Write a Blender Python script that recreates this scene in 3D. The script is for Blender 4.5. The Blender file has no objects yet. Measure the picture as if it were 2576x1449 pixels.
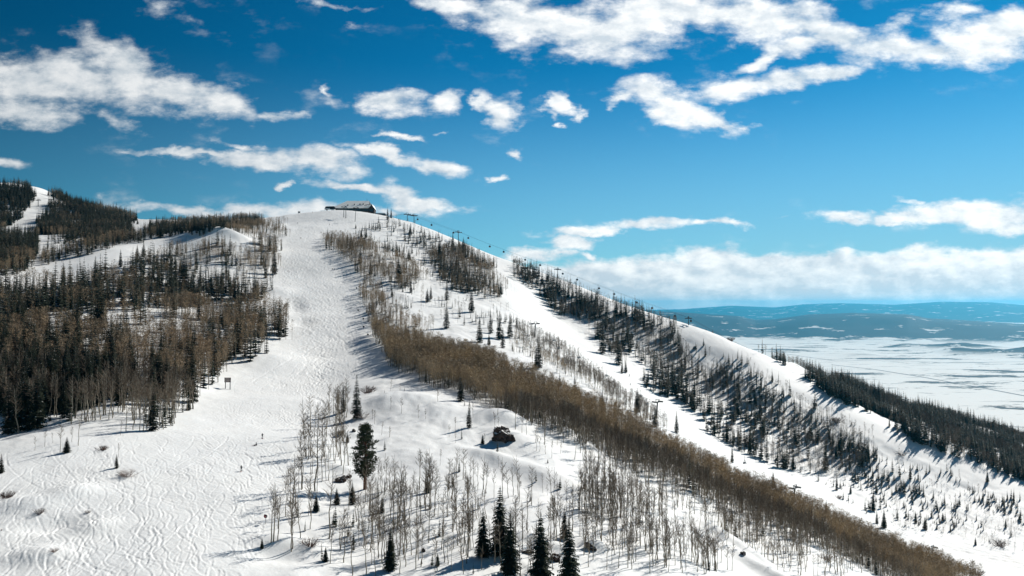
import bpy, math, random
import numpy as np
from mathutils import Vector, Matrix, Quaternion

# ------------------------------------------------------------------ camera, sky, sun, exposure
SC = bpy.context.scene
COL = SC.collection
F, CX, CY, HOR = 2002.0, 1288.0, 724.5, 768.0          # measured on the photograph
PITCH = math.atan((HOR - CY) / F)
cd = bpy.data.cameras.new('camera'); cam = bpy.data.objects.new('camera', cd); COL.objects.link(cam)
cd.sensor_width = 36.0; cd.lens = 36.0 * F / 2576.0
cd.clip_start = 1.0; cd.clip_end = 200000.0
cam.location = (0, 0, 0); cam.rotation_euler = (math.pi / 2 + PITCH, 0, 0)
SC.camera = cam
SUN_AZ, SUN_EL = math.radians(43), math.radians(37)    # azimuth to the right of the view direction
SUN_DIR = Vector((math.sin(SUN_AZ) * math.cos(SUN_EL), math.cos(SUN_AZ) * math.cos(SUN_EL), math.sin(SUN_EL)))
sl = bpy.data.lights.new('sun', 'SUN'); sun = bpy.data.objects.new('sun', sl); COL.objects.link(sun)
sl.energy = 3.5; sl.angle = math.radians(0.5); sl.color = (1.0, 0.955, 0.89)
sun.rotation_mode = 'QUATERNION'; sun.rotation_quaternion = SUN_DIR.to_track_quat('Z', 'Y')
SC.view_settings.view_transform = 'Standard'; SC.view_settings.look = 'None'
SC.view_settings.exposure = 0.52; SC.view_settings.gamma = 1.0
SC.cycles.max_bounces = 5; SC.cycles.diffuse_bounces = 3; SC.cycles.volume_bounces = 0
SC.cycles.transparent_max_bounces = 4
SKY_STRENGTH, SKY_TINT = 0.085, (0.56, 0.97, 1.22)
HAZE = True; HAZE_DENSITY = 2.4e-5; HAZE_COLOR = (.05, .64, 1.)
rng = np.random.default_rng(7); random.seed(7)

# cloud patches on the sky: centre, half sizes (photo units, turned into directions), tilt, thickness
CLOUDS = [
 (60,205,150,42,4,1.),(200,195,150,50,10,1.),(330,185,130,50,32,1.),(250,120,120,34,25,.55),(440,225,120,40,20,1.),
 (560,255,100,32,14,1.),(680,285,95,14,8,.7),(760,292,40,8,4,.5),(60,268,120,32,8,1.),(290,290,75,20,30,.55),(400,20,130,26,12,.45),(860,4,130,9,5,.5),
 (10,402,80,15,8,.9),(500,390,150,10,4,.9),(640,405,170,20,4,1.),(800,408,105,32,5,1.),(610,365,70,9,12,.6),(960,385,90,13,16,.9),(1075,415,80,20,10,1.),
 (900,478,150,12,6,.95),(1020,495,95,26,14,1.),(1080,512,70,18,8,1.),(990,262,75,26,4,.95),(1115,258,52,30,-8,1.),(1228,262,34,26,0,1.),(1262,280,50,36,-20,1.),
 (1405,262,34,20,25,1.),(1432,285,24,12,35,.9),(1406,318,16,10,0,.8),(1385,290,26,16,30,.5),
 (1000,344,48,7,2,.8),(1110,346,24,6,0,.6),(1245,450,27,8,-4,.8),(1305,395,26,10,30,.8),(848,228,18,10,20,.55),(850,255,45,20,10,.3),(880,45,30,12,20,.35),(705,466,16,5,0,.7),
 (1150,12,170,18,8,.8),(1330,50,190,42,12,1.),(1480,85,170,44,10,1.),(1600,60,170,50,-14,1.),(1740,25,260,34,0,1.),(1930,45,190,42,14,1.),
 (2080,85,170,45,18,1.),(2230,110,170,34,10,.95),(2330,125,150,30,0,1.),(2480,95,170,50,-10,1.),(2550,60,120,40,0,1.),(2250,55,60,22,-30,.6),(1290,110,90,26,10,.5),(1430,140,70,12,0,.35),(1960,130,120,18,-22,.85),(2040,118,80,24,-6,.95),
 (2420,10,180,14,0,.5),(1640,225,110,30,8,.95),(1700,262,110,32,22,1.),(1800,300,90,18,20,.9),(1880,320,40,8,5,.6),(1850,218,130,26,-12,.95),(1980,198,110,22,-9,.95),(2090,184,80,17,-3,.85),(1560,235,50,16,-10,.8),(1530,260,16,8,0,.5),
 (1500,578,140,10,-4,.9),(1620,566,130,14,-3,1.),(1790,562,100,9,0,.8),(1700,552,40,6,5,.6),(1950,552,120,4,-2,.4),(2130,544,100,13,3,.95),(2250,552,90,9,0,.9),(2380,540,130,22,0,1.),(2510,545,130,30,-6,1.),(2560,570,80,16,0,1.),(2290,515,40,9,8,.7),
 (1440,606,70,14,-4,.95),(1330,640,80,15,0,.95),(1465,641,32,10,10,.9),(1400,630,40,10,0,.7),
 (1440,695,190,34,-4,1.2),(1600,690,170,34,0,1.5),(1790,682,110,40,0,1.7),(1960,688,170,34,0,1.7),(2140,680,120,36,0,1.7),(2290,668,130,36,-4,1.7),(2420,672,120,34,2,1.7),(2560,672,130,40,-4,1.7),(1650,720,200,40,0,1.7),(2050,738,760,62,0,2.2),(2150,775,900,44,0,2.2),
 (480,532,200,12,2,.8),(640,525,120,16,-3,.9),(760,530,130,20,0,.9),(960,525,70,10,0,.8),(230,490,40,8,-10,.3),
 (2800,60,250,60,0,1.),(-200,230,180,60,0,1.),(2850,690,300,60,0,1.)]

def build_world():
    w = bpy.data.worlds.new("World"); SC.world = w; w.use_nodes = True
    nt = w.node_tree; N, L = nt.nodes, nt.links
    for n in list(N): N.remove(n)
    def node(t, **k):
        n = N.new(t)
        for a, b in k.items(): setattr(n, a, b)
        return n
    def put(sock, v):
        if hasattr(v, 'is_output') or isinstance(v, bpy.types.NodeSocket): L.new(v, sock)
        else: sock.default_value = v
    def M(op, a, b=0.0, c=0.0, clamp=False):
        n = node('ShaderNodeMath', operation=op, use_clamp=clamp)
        put(n.inputs[0], a); put(n.inputs[1], b); put(n.inputs[2], c); return n.outputs[0]
    def V(op, a, b=(0, 0, 0)):
        n = node('ShaderNodeVectorMath', operation=op); put(n.inputs[0], a); put(n.inputs[1], b)
        return n.outputs['Value'] if op in ('LENGTH', 'DOT_PRODUCT') else n.outputs[0]
    def mixc(f, a, b):
        n = node('ShaderNodeMix', data_type='RGBA'); put(n.inputs[0], f); put(n.inputs[6], a); put(n.inputs[7], b); return n.outputs[2]
    def ss(x, a, b):
        n = node('ShaderNodeMapRange', interpolation_type='SMOOTHSTEP'); put(n.inputs[0], x); n.inputs[1].default_value = a; n.inputs[2].default_value = b
        return n.outputs[0]
    def noise(vec, scale, det, rough=.55, dist=0.):
        n = node('ShaderNodeTexNoise'); put(n.inputs['Vector'], vec); n.inputs['Scale'].default_value = scale
        n.inputs['Detail'].default_value = det; n.inputs['Roughness'].default_value = rough; n.inputs['Distortion'].default_value = dist
        return n
    sky = node('ShaderNodeTexSky'); sky.sky_type = 'NISHITA'; sky.sun_disc = False
    sky.sun_elevation = SUN_EL; sky.sun_rotation = SUN_AZ; sky.altitude = 2800; sky.air_density = 1.0; sky.dust_density = .6; sky.ozone_density = 2.0
    tint = node('ShaderNodeMix', data_type='RGBA', blend_type='MULTIPLY'); tint.inputs[0].default_value = 1
    L.new(sky.outputs[0], tint.inputs[6]); tint.inputs[7].default_value = (*SKY_TINT, 1)
    K = SKY_STRENGTH * 2 ** SC.view_settings.exposure
    sr = node('ShaderNodeSeparateColor'); L.new(tint.outputs[2], sr.inputs[0]); cr = node('ShaderNodeCombineColor')
    for ch, (a_, p_) in enumerate(((4.2, 3.4), (.88, 1.6), (.57, 1.56))):       # deep azure air
        L.new(M('MULTIPLY', M('POWER', M('MULTIPLY', sr.outputs[ch], K), p_), a_ / K), cr.inputs[ch])
    tc = node('ShaderNodeTexCoord'); D = tc.outputs['Generated']
    sx = node('ShaderNodeSeparateXYZ'); L.new(D, sx.inputs[0])
    yy = M('MAXIMUM', sx.outputs[1], .12)
    cb = node('ShaderNodeCombineXYZ'); L.new(M('DIVIDE', sx.outputs[0], yy), cb.inputs[0]); L.new(M('DIVIDE', sx.outputs[2], yy), cb.inputs[1])
    P0 = cb.outputs[0]
    # paler air near the horizon, more so towards the sun
    gl = ss(V('DOT_PRODUCT', D, tuple(SUN_DIR)), .1, .95)
    pf = M('MULTIPLY', ss(sx.outputs[2], .30, .02), M('MULTIPLY_ADD', gl, .75, .12))
    dim = M('MULTIPLY_ADD', ss(V('DOT_PRODUCT', D, tuple(SUN_DIR)), .22, .72), .40, .60)
    dk = node('ShaderNodeVectorMath', operation='SCALE'); L.new(cr.outputs[0], dk.inputs[0]); L.new(dim, dk.inputs[3])
    skyc = mixc(pf, dk.outputs[0], (.28 / K, .51 / K, .66 / K, 1))
    # ragged edges: shift the directions by turbulence, finer turbulence towards the horizon
    sc = node('ShaderNodeMapping'); L.new(P0, sc.inputs[0]); sc.inputs['Scale'].default_value = (1, 1.9, 1)
    w1 = noise(sc.outputs[0], 14, 6, .6); w2 = noise(sc.outputs[0], 5, 2)
    def offs(nz, k):
        n = V('SUBTRACT', nz.outputs['Color'], (.5, .5, .5)); s = node('ShaderNodeVectorMath', operation='SCALE'); L.new(n, s.inputs[0]); s.inputs[3].default_value = k; return s.outputs[0]
    P = V('ADD', P0, V('MULTIPLY', V('ADD', offs(w1, .075), offs(w2, .05)), (1.2, .55, 0)))
    best = None; P_ = P
    for q, (u, v, rx, ry, ang, th) in enumerate(CLOUDS):
        if q % 4 == 3:                                 # evaluate in order, a few at a time
            cc = node('ShaderNodeCombineXYZ'); L.new(M('MULTIPLY', best, 1e-7), cc.inputs[0]); P = V('ADD', P_, cc.outputs[0])
        mp = node('ShaderNodeMapping', vector_type='TEXTURE'); L.new(P, mp.inputs[0])
        mp.inputs['Location'].default_value = ((u - CX) / F, (HOR - v) / F, 0)
        mp.inputs['Rotation'].default_value = (0, 0, -math.radians(ang))
        mp.inputs['Scale'].default_value = (rx / F * 1.55, ry / F * 1.95, 1)
        ln = V('LENGTH', mp.outputs[0])
        f = M('MULTIPLY_ADD', ln, -th, th)
        best = f if best is None else M('SMOOTH_MAX', best, f, .12)
    tex = noise(sc.outputs[0], 17, 9, .60); tex2 = noise(sc.outputs[0], 6, 6, .6)
    shift = V('ADD', sc.outputs[0], (.012, .014, 0)); tex3 = noise(shift, 17, 6, .62)
    d = M('ADD', M('MULTIPLY', best, 2.3), M('MULTIPLY', M('SUBTRACT', tex.outputs[0], .56), 3.0))
    d = M('ADD', d, M('MULTIPLY', M('SUBTRACT', tex2.outputs[0], .5), 1.2))
    alpha = M('MULTIPLY', ss(d, .2, 1.5), .95)
    alpha = M('MULTIPLY', alpha, ss(best, -.1, .3))
    veil = M('MULTIPLY', ss(best, -.65, .25), M('MULTIPLY', ss(M('ADD', tex.outputs[0], M('MULTIPLY', tex2.outputs[0], .6)), .84, 1.2), .42))
    alpha = M('MAXIMUM', alpha, veil)
    lit = M('ADD', M('MULTIPLY', M('SUBTRACT', tex.outputs[0], tex3.outputs[0]), 3.0), M('MULTIPLY', M('SUBTRACT', tex2.outputs[0], .5), 2.0))
    lit = M('ADD', lit, M('MULTIPLY_ADD', ss(sx.outputs[2], .058, .012), -.42, .62), clamp=True)
    # clouds towards the sun are brighter
    vd = V('DOT_PRODUCT', D, tuple(SUN_DIR)); glow = ss(vd, .25, .80)
    c1 = mixc(lit, (.36, .43, .49, 1), (.70, .72, .73, 1))
    c2 = mixc(glow, c1, mixc(lit, (.60, .67, .73, 1), (1.02, 1.02, 1.0, 1)))
    cl = node('ShaderNodeVectorMath', operation='SCALE'); L.new(c2, cl.inputs[0]); cl.inputs[3].default_value = .78 / SKY_STRENGTH
    out = mixc(alpha, skyc, cl.outputs[0])
    bg = node('ShaderNodeBackground'); L.new(out, bg.inputs[0]); bg.inputs[1].default_value = SKY_STRENGTH
    wo = node('ShaderNodeOutputWorld'); L.new(bg.outputs[0], wo.inputs[0])
    w.cycles.sampling_method = 'MANUAL'; w.cycles.sample_map_resolution = 512
build_world()

# ------------------------------------------------------------------ helpers
CP, SP = math.cos(PITCH), math.sin(PITCH)
def project(x, y, z):
    d = y * CP + z * SP; d = np.where(np.abs(d) < 1e-6, 1e-6, d)
    up = -y * SP + z * CP
    return CX + F * x / d, CY - F * up / d
def ray(u, v):
    a, b = (u - CX) / F, (CY - v) / F
    return a, CP - b * SP, SP + b * CP
def unproj(u, v, Y):
    a, b, c = ray(u, v); return a * Y / b, Y, c * Y / b
def inpoly(u, v, poly):
    u = np.asarray(u, float); v = np.asarray(v, float); r = np.zeros(u.shape, bool); n = len(poly)
    for i in range(n):
        x1, y1 = poly[i]; x2, y2 = poly[(i + 1) % n]
        c = ((y1 > v) != (y2 > v)) & (u < (x2 - x1) * (v - y1) / ((y2 - y1) if y2 != y1 else 1e-9) + x1)
        r ^= c
    return r
_lat = {}
def vnoise(x, y, seed=0):
    if seed not in _lat: _lat[seed] = np.random.default_rng(1000 + seed).random((256, 256)).astype(np.float32)
    t = _lat[seed]; xi = np.floor(x).astype(np.int64); yi = np.floor(y).astype(np.int64)
    fx = x - xi; fy = y - yi; fx = fx * fx * fx * (fx * (fx * 6 - 15) + 10); fy = fy * fy * fy * (fy * (fy * 6 - 15) + 10)
    a = t[xi & 255, yi & 255]; b = t[(xi + 1) & 255, yi & 255]; c = t[xi & 255, (yi + 1) & 255]; d = t[(xi + 1) & 255, (yi + 1) & 255]
    return (a * (1 - fx) + b * fx) * (1 - fy) + (c * (1 - fx) + d * fx) * fy - .5
def fbm(x, y, wl, octs, seed=0, gain=.5):
    s = 0; a = 1.
    for i in range(octs):
        s = s + a * vnoise(x / wl + 17.3 * i, y / wl + 9.1 * i, seed + i); wl /= 2.03; a *= gain
    return s
def bil(g, x0, y0, c, x, y):
    gx = np.clip((x - x0) / c, 0, g.shape[0] - 1.001); gy = np.clip((y - y0) / c, 0, g.shape[1] - 1.001)
    i = gx.astype(np.int64); j = gy.astype(np.int64); fx = gx - i; fy = gy - j
    return (g[i, j] * (1 - fx) + g[i + 1, j] * fx) * (1 - fy) + (g[i, j + 1] * (1 - fx) + g[i + 1, j + 1] * fx) * fy

def mesh_np(name, verts, tris, mats, midx=None, smooth=False):
    verts = np.ascontiguousarray(verts, dtype=np.float32); tris = np.ascontiguousarray(tris, dtype=np.int32); k = tris.shape[1]
    me = bpy.data.meshes.new(name)
    me.vertices.add(len(verts)); me.vertices.foreach_set('co', verts.ravel())
    me.loops.add(tris.size); me.loops.foreach_set('vertex_index', tris.ravel())
    me.polygons.add(len(tris)); me.polygons.foreach_set('loop_start', np.arange(0, tris.size, k, dtype=np.int32))
    if midx is not None: me.polygons.foreach_set('material_index', np.ascontiguousarray(midx, dtype=np.int32))
    me.polygons.foreach_set('use_smooth', np.full(len(tris), smooth))
    for m in mats: me.materials.append(m)
    me.update(calc_edges=True)
    return me
def link(name, data, parent=None, loc=(0, 0, 0)):
    o = bpy.data.objects.new(name, data); COL.objects.link(o); o.location = loc
    if parent is not None: o.parent = parent
    return o
def tag(o, label=None, cat=None, group=None, kind=None):
    if label: o['label'] = label
    if cat: o['category'] = cat
    if group: o['group'] = group
    if kind: o['kind'] = kind
    return o

# ------------------------------------------------------------------ materials
def mat(name, col, rough=.8, col2=None, scale=1., bump=0., bscale=4., spec=.3, metal=0., stretch=(1, 1, 1), lo=.35, hi=.65):
    m = bpy.data.materials.new(name); m.use_nodes = True; nt = m.node_tree; b = nt.nodes['Principled BSDF']
    b.inputs['Base Color'].default_value = (*col, 1); b.inputs['Roughness'].default_value = rough
    b.inputs['Specular IOR Level'].default_value = spec; b.inputs['Metallic'].default_value = metal
    geo = nt.nodes.new('ShaderNodeNewGeometry')
    mp = nt.nodes.new('ShaderNodeMapping'); mp.inputs['Scale'].default_value = stretch; nt.links.new(geo.outputs['Position'], mp.inputs[0])
    if col2 is not None:
        n = nt.nodes.new('ShaderNodeTexNoise'); n.inputs['Scale'].default_value = scale; n.inputs['Detail'].default_value = 4
        nt.links.new(mp.outputs[0], n.inputs['Vector'])
        r = nt.nodes.new('ShaderNodeMapRange'); r.inputs[1].default_value = lo; r.inputs[2].default_value = hi; nt.links.new(n.outputs[0], r.inputs[0])
        mx = nt.nodes.new('ShaderNodeMix'); mx.data_type = 'RGBA'; nt.links.new(r.outputs[0], mx.inputs[0])
        mx.inputs[6].default_value = (*col, 1); mx.inputs[7].default_value = (*col2, 1); nt.links.new(mx.outputs[2], b.inputs['Base Color'])
    if bump:
        n = nt.nodes.new('ShaderNodeTexNoise'); n.inputs['Scale'].default_value = bscale; n.inputs['Detail'].default_value = 5
        nt.links.new(mp.outputs[0], n.inputs['Vector'])
        bp = nt.nodes.new('ShaderNodeBump'); bp.inputs['Strength'].default_value = 1; bp.inputs['Distance'].default_value = bump
        nt.links.new(n.outputs[0], bp.inputs['Height']); nt.links.new(bp.outputs[0], b.inputs['Normal'])
    return m
M_SNOW = mat('snow', (.885, .885, .855), .65, (.855, .86, .84), .05, .10, 1.2, .25)
M_SNOWCAP = mat('snow_cap', (.89, .885, .85), .7)
M_BARK = mat('aspen_bark', (.34, .30, .23), .9, (.16, .13, .10), 1.2, lo=.4, hi=.62)
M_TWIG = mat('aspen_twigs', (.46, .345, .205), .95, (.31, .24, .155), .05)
M_TWIG_G = mat('aspen_twigs_near', (.185, .135, .09), .95, (.12, .09, .065), .05)
M_SPRUCE = mat('spruce_needles', (.014, .024, .017), .9, (.050, .062, .034), .22)
M_SPRBARK = mat('spruce_bark', (.10, .075, .06), .95)
M_PINE = mat('pine_needles', (.030, .042, .020), .9, (.065, .075, .035), .5)
M_PINEBARK = mat('pine_bark', (.16, .07, .045), .95, (.09, .045, .03), 2)
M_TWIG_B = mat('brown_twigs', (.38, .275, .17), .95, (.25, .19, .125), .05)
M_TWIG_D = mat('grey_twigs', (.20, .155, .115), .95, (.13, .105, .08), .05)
M_SHRUB = mat('shrub_twigs', (.14, .085, .065), .95, (.09, .06, .05), 1.)
M_ROCK = mat('rock', (.085, .058, .048), .9, (.035, .027, .025), .8, .35, 1.4, lo=.38, hi=.6)
M_STEEL = mat('tower_steel', (.05, .06, .065), .55, metal=.3)
M_STEELG = mat('grey_steel', (.16, .18, .19), .5, metal=.3)
M_CABIN = mat('cabin_paint', (.018, .022, .028), .3, spec=.5)
M_GLASS = mat('dark_glass', (.02, .03, .04), .1, spec=.8)
M_WOOD = mat('dark_wood', (.055, .032, .024), .8, (.03, .02, .017), .6)
M_WOODRED = mat('red_brown_wood', (.10, .028, .022), .8)
M_SIGN = mat('sign_wood', (.035, .010, .009), .8)
M_STONE = mat('lodge_stone', (.22, .17, .13), .85, (.12, .10, .08), .8)
M_DARKROOF = mat('dark_roof', (.012, .013, .018), .6)
M_RED = mat('red_paint', (.22, .012, .03), .5)
M_WHITE = mat('white_letters', (.75, .68, .66), .6)
M_BLACK = mat('black_cloth', (.012, .012, .015), .85)
M_CLOTH2 = mat('dark_grey_cloth', (.03, .035, .05), .85)
M_SKIN = mat('skin', (.45, .28, .2), .6)
M_CANVAS = mat('grey_panel', (.25, .30, .33), .6)

# ------------------------------------------------------------------ the shape of the mountain
# columns of the photograph: u -> (v, distance) from near to far
PROF = {
 -260: [(1449,165),(1250,205),(1100,270),(1000,330),(900,395),(800,470),(700,560),(640,680),(590,830),(500,1200)],
 0: [(1449,165),(1250,205),(1100,262),(1000,320),(900,385),(800,455),(705,540),(650,640),(600,780),(550,950),(500,1230)],
 150: [(1449,165),(1250,205),(1110,250),(1050,285),(950,350),(850,430),(760,520),(700,585),(650,650),(600,790),(540,1020),(497,1240)],
 300: [(1449,165),(1250,208),(1120,250),(1030,300),(930,370),(830,450),(740,540),(670,620),(625,680),(600,790),(570,930),(547,1120)],
 420: [(1449,165),(1250,210),(1120,255),(1040,310),(940,380),(840,460),(760,550),(690,640),(640,700),(603,740),(575,900),(562,1080)],
 560: [(1449,167),(1250,213),(1120,262),(985,378),(900,440),(820,510),(750,590),(690,660),(640,710),(583,758),(570,900),(556,1050)],
 700: [(1449,170),(1250,218),(1120,265),(1000,365),(900,450),(850,510),(800,560),(740,630),(680,710),(620,790),(590,840),(562,960),(548,1060)],
 800: [(1449,172),(1250,222),(1120,270),(1000,380),(950,430),(900,475),(850,520),(800,570),(740,640),(680,715),(620,800),(570,900),(535,1070)],
 880: [(1449,175),(1350,198),(1250,228),(1150,270),(1060,325),(1000,375),(950,425),(900,470),(850,520),(780,600),(700,700),(620,820),(570,920),(534,1080)],
 960: [(1449,178),(1350,200),(1250,228),(1180,260),(1090,300),(1010,345),(960,400),(900,455),(850,510),(780,590),(700,690),(640,780),(590,900),(545,1070)],
 1060: [(1449,180),(1350,202),(1250,230),(1150,270),(1070,308),(995,355),(950,410),(890,470),(850,520),(800,590),(740,680),(680,780),(620,900),(573,1060)],
 1180: [(1449,183),(1350,205),(1250,235),(1200,255),(1120,288),(1040,330),(990,375),(930,430),(880,500),(830,570),(780,650),(720,750),(670,850),(622,1030)],
 1290: [(1449,186),(1350,208),(1250,238),(1215,258),(1120,294),(1070,322),(1020,370),(970,410),(920,470),(870,560),(820,640),(760,740),(710,840),(662,985)],
 1400: [(1449,190),(1350,212),(1260,240),(1200,264),(1130,298),(1080,335),(1030,370),(960,440),(930,480),(880,620),(840,720),(800,810),(760,860),(700,965)],
 1500: [(1449,195),(1350,220),(1280,245),(1200,282),(1140,325),(1090,360),(1040,400),(985,455),(950,560),(900,680),(870,740),(800,840),(737,940)],
 1600: [(1449,200),(1370,222),(1300,250),(1220,290),(1170,330),(1110,375),(1050,430),(1000,570),(960,660),(920,710),(850,800),(775,905)],
 1700: [(1449,207),(1390,230),(1330,262),(1260,300),(1200,335),(1150,375),(1105,425),(1060,570),(1030,640),(980,700),(900,780),(806,870)],
 1800: [(1449,225),(1400,250),(1355,270),(1300,308),(1250,345),(1200,385),(1165,420),(1130,550),(1100,610),(1030,680),(950,750),(840,835)],
 1900: [(1449,245),(1400,275),(1350,305),(1290,345),(1250,380),(1220,410),(1190,530),(1160,590),(1080,660),(980,730),(885,800)],
 2000: [(1449,268),(1390,300),(1340,335),(1300,370),(1275,395),(1240,530),(1210,580),(1130,650),(1040,710),(953,765),(916,840)],
 2100: [(1449,290),(1400,325),(1360,360),(1330,390),(1290,520),(1260,560),(1200,620),(1090,690),(1005,740),(985,820),(957,900)],
 2200: [(1449,330),(1400,370),(1375,395),(1340,500),(1310,545),(1250,600),(1140,670),(1063,715),(1035,820),(1002,930)],
 2300: [(1449,370),(1425,395),(1385,490),(1360,530),(1290,590),(1190,650),(1110,695),(1070,820),(1030,940)],
 2450: [(1449,430),(1415,500),(1380,530),(1300,590),(1230,640),(1175,670),(1115,820),(1072,950)],
 2576: [(1465,440),(1435,490),(1400,520),(1330,570),(1270,615),(1221,650),(1150,820),(1112,950)],
 2820: [(1560,400),(1500,470),(1420,540),(1350,600),(1310,640),(1230,820),(1180,950)],
}
cps = []
for u, l in PROF.items():
    for v, Y in l: cps.append(unproj(u, v, Y))
    xc, yc, zc = cps[-1]; k = xc / yc
    if u < 200: cps.append((k * (yc + 30), yc + 30, zc - 10)); cps.append((k * (yc + 70), yc + 70, zc - 34))
    for dy, dz in ((45, -9), (130, -46), (420, -185), (900, -420)):
        cps.append((k * (yc + dy), yc + dy, zc + dz))
cps = np.array(cps)
def tps(cp, x, y, lam=2e-5):
    S = 500.; A = cp[:, :2] / S; n = len(A)
    d2 = ((A[:, None] - A[None]) ** 2).sum(-1); K = .5 * d2 * np.log(d2 + 1e-12) + lam * np.eye(n)
    Pm = np.c_[np.ones(n), A]; Mx = np.block([[K, Pm], [Pm.T, np.zeros((3, 3))]])
    w = np.linalg.solve(Mx, np.r_[cp[:, 2], 0, 0, 0])
    out = np.empty(x.size); xf = x.ravel() / S; yf = y.ravel() / S
    for s in range(0, x.size, 40000):
        e = slice(s, s + 40000); dd = (xf[e, None] - A[None, :, 0]) ** 2 + (yf[e, None] - A[None, :, 1]) ** 2
        out[e] = (.5 * dd * np.log(dd + 1e-12)) @ w[:n] + w[n] + w[n + 1] * xf[e] + w[n + 2] * yf[e]
    return out.reshape(x.shape)
GX0, GY0, GC = -1300., 80., 5.
gx, gy = np.meshgrid(np.arange(GX0, 1500, GC), np.arange(GY0, 2000, GC), indexing='ij')
ZB = tps(cps, gx, gy)
GU, GV = project(gx, gy, ZB)

PISTE = [(735,520),(1000,520),(935,590),(815,585),(808,612),(870,660),(905,740),(920,820),(950,890),(985,925),(900,945),(845,1000),(775,1070),(745,1200),(680,1300),(640,1400),(570,1500),(-200,1500),(-200,1170),(0,1130),(200,1085),(480,1030),(560,970),(700,872),(748,850),(755,800),(715,740),(690,700),(690,620),(740,585)]
PISTE2 = [(1225,625),(1270,655),(1330,720),(1400,785),(1520,870),(1600,935),(1700,1010),(1800,1080),(1950,1165),(2050,1190),(2150,1260),(2300,1340),(2576,1400),(2576,1449),(2400,1430),(2200,1370),(2000,1260),(1800,1150),(1650,1080),(1500,975),(1400,890),(1300,815),(1260,760),(1260,700)]
RIDGE_P = [(1040,560),(1290,655),(1700,800),(1900,870),(2100,990),(2300,1095),(2576,1210),(2576,1260),(2300,1150),(2100,1060),(1900,940),(1750,870),(1700,830),(1500,755),(1290,675),(1180,640),(1040,590)]
RUN_L = [(20,740),(40,690),(150,655),(300,615),(400,600),(470,600),(560,575),(610,595),(560,612),(480,625),(420,632),(350,650),(280,690),(210,715),(120,705)]
RUN_T = [(85,490),(140,492),(128,525),(100,565),(75,600),(-30,650),(-60,600),(0,590),(45,560),(72,530)]
def blur(g, n):
    for _ in range(n):
        g = (g + np.roll(g, 1, 0) + np.roll(g, -1, 0) + np.roll(g, 1, 1) + np.roll(g, -1, 1)) / 5
    return g
mp1 = inpoly(GU, GV, PISTE) | inpoly(GU, GV, PISTE2) | inpoly(GU, GV, RIDGE_P) | inpoly(GU, GV, RUN_L)
GROOM = blur(mp1.astype(float), 2)

# carved ski tracks: meandering lines running downhill
gzx, gzy = np.gradient(blur(ZB, 8), GC)
def carve(x0, x1, y0, y1, c, poly, n, wl, amp, width, depth, ln, seed, weight=None):
    r = np.random.default_rng(seed); g = np.zeros((int((x1 - x0) / c), int((y1 - y0) / c)), np.float32)
    px = []; py = []
    while len(px) < n:
        x = r.uniform(x0, x1, 4000); y = r.uniform(y0, y1, 4000); u, v = project(x, y, bil(ZB, GX0, GY0, GC, x, y))
        k = inpoly(u, v, poly) & (r.random(4000) < (np.clip((y - 380) / 200, 0, 1) if weight else np.clip(300. / y, 0.05, 1)))
        px += list(x[k]); py += list(y[k])
    x = np.array(px[:n]); y = np.array(py[:n])
    L = r.uniform(*wl, n); A = r.uniform(*amp, n); ph = r.uniform(0, 6.28, n); N_ = r.uniform(*ln, n)
    bias = r.normal(0, .16, n); trav = r.random(n) < .22; A[trav] *= .12; bias[trav] += r.choice([-1, 1], trav.sum()) * r.uniform(.5, 1.2, trav.sum())
    W = r.uniform(.7, 1.3, n) * width; Dp = r.uniform(.5, 1.3, n) * depth; alive = np.ones(n, bool); s = 0.; R = int(math.ceil(width * 3 / c))
    oi, oj = np.meshgrid(np.arange(-R, R + 1), np.arange(-R, R + 1), indexing='ij'); oi = oi.ravel(); oj = oj.ravel()
    step = c * .9
    while alive.any() and s < ln[1]:
        sx = bil(gzx, GX0, GY0, GC, x, y); sy = bil(gzy, GX0, GY0, GC, x, y)
        h = np.arctan2(-sy, -sx) + A * np.cos(6.283 * s / L + ph) + bias
        fade = np.clip(np.minimum(s, N_ - s) / 8., 0, 1) * (.55 + .45 * np.abs(np.cos(6.283 * s / L + ph + 1.2)))
        x = x + np.cos(h) * step; y = y + np.sin(h) * step; s += step
        u, v = project(x, y, bil(ZB, GX0, GY0, GC, x, y)); alive &= (s < N_) & (y > y0 + 3)
        kk = alive & inpoly(u, v, poly)
        ix = ((x - x0) / c).astype(int); iy = ((y - y0) / c).astype(int)
        kk &= (ix > R) & (ix < g.shape[0] - R - 1) & (iy > R) & (iy < g.shape[1] - R - 1); k = np.where(kk)[0]
        if len(k) == 0: continue
        I = ix[k, None] + oi; J = iy[k, None] + oj
        ddx = x0 + I * c + c / 2 - x[k, None]; ddy = y0 + J * c + c / 2 - y[k, None]
        nx, ny = -np.sin(h[k, None]), np.cos(h[k, None])
        a = ddx * nx + ddy * ny; b = ddx * ny - ddy * nx
        w_ = W[k, None]; prof = -np.exp(-(a / w_) ** 2) + .75 * np.exp(-((a - 1.5 * w_ * np.sign(np.sin(6.283 * s / L + ph))[k, None]) / w_) ** 2)
        val = prof * np.exp(-(b / (step * .8)) ** 2) * (Dp * fade)[k, None] * .75
        np.add.at(g, (I, J), val.astype(np.float32))
    return g
T1 = (-215., 30., 140., 500., .25)
TR1 = carve(T1[0], T1[1], T1[2], T1[3], T1[4], PISTE, 1700, (12, 38), (.12, 1.0), .20, .085, (15, 120), 3)
TR1 = np.clip(TR1, -.26, .22)
T3 = (-345., 10., 400., 1110., .5)
TR3 = np.clip(carve(T3[0], T3[1], T3[2], T3[3], T3[4], PISTE, 1300, (14, 34), (.6, 1.35), .48, .11, (25, 160), 8, 1), -.3, .25)
T2 = (-60., 480., 440., 1000., .7)
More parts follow.
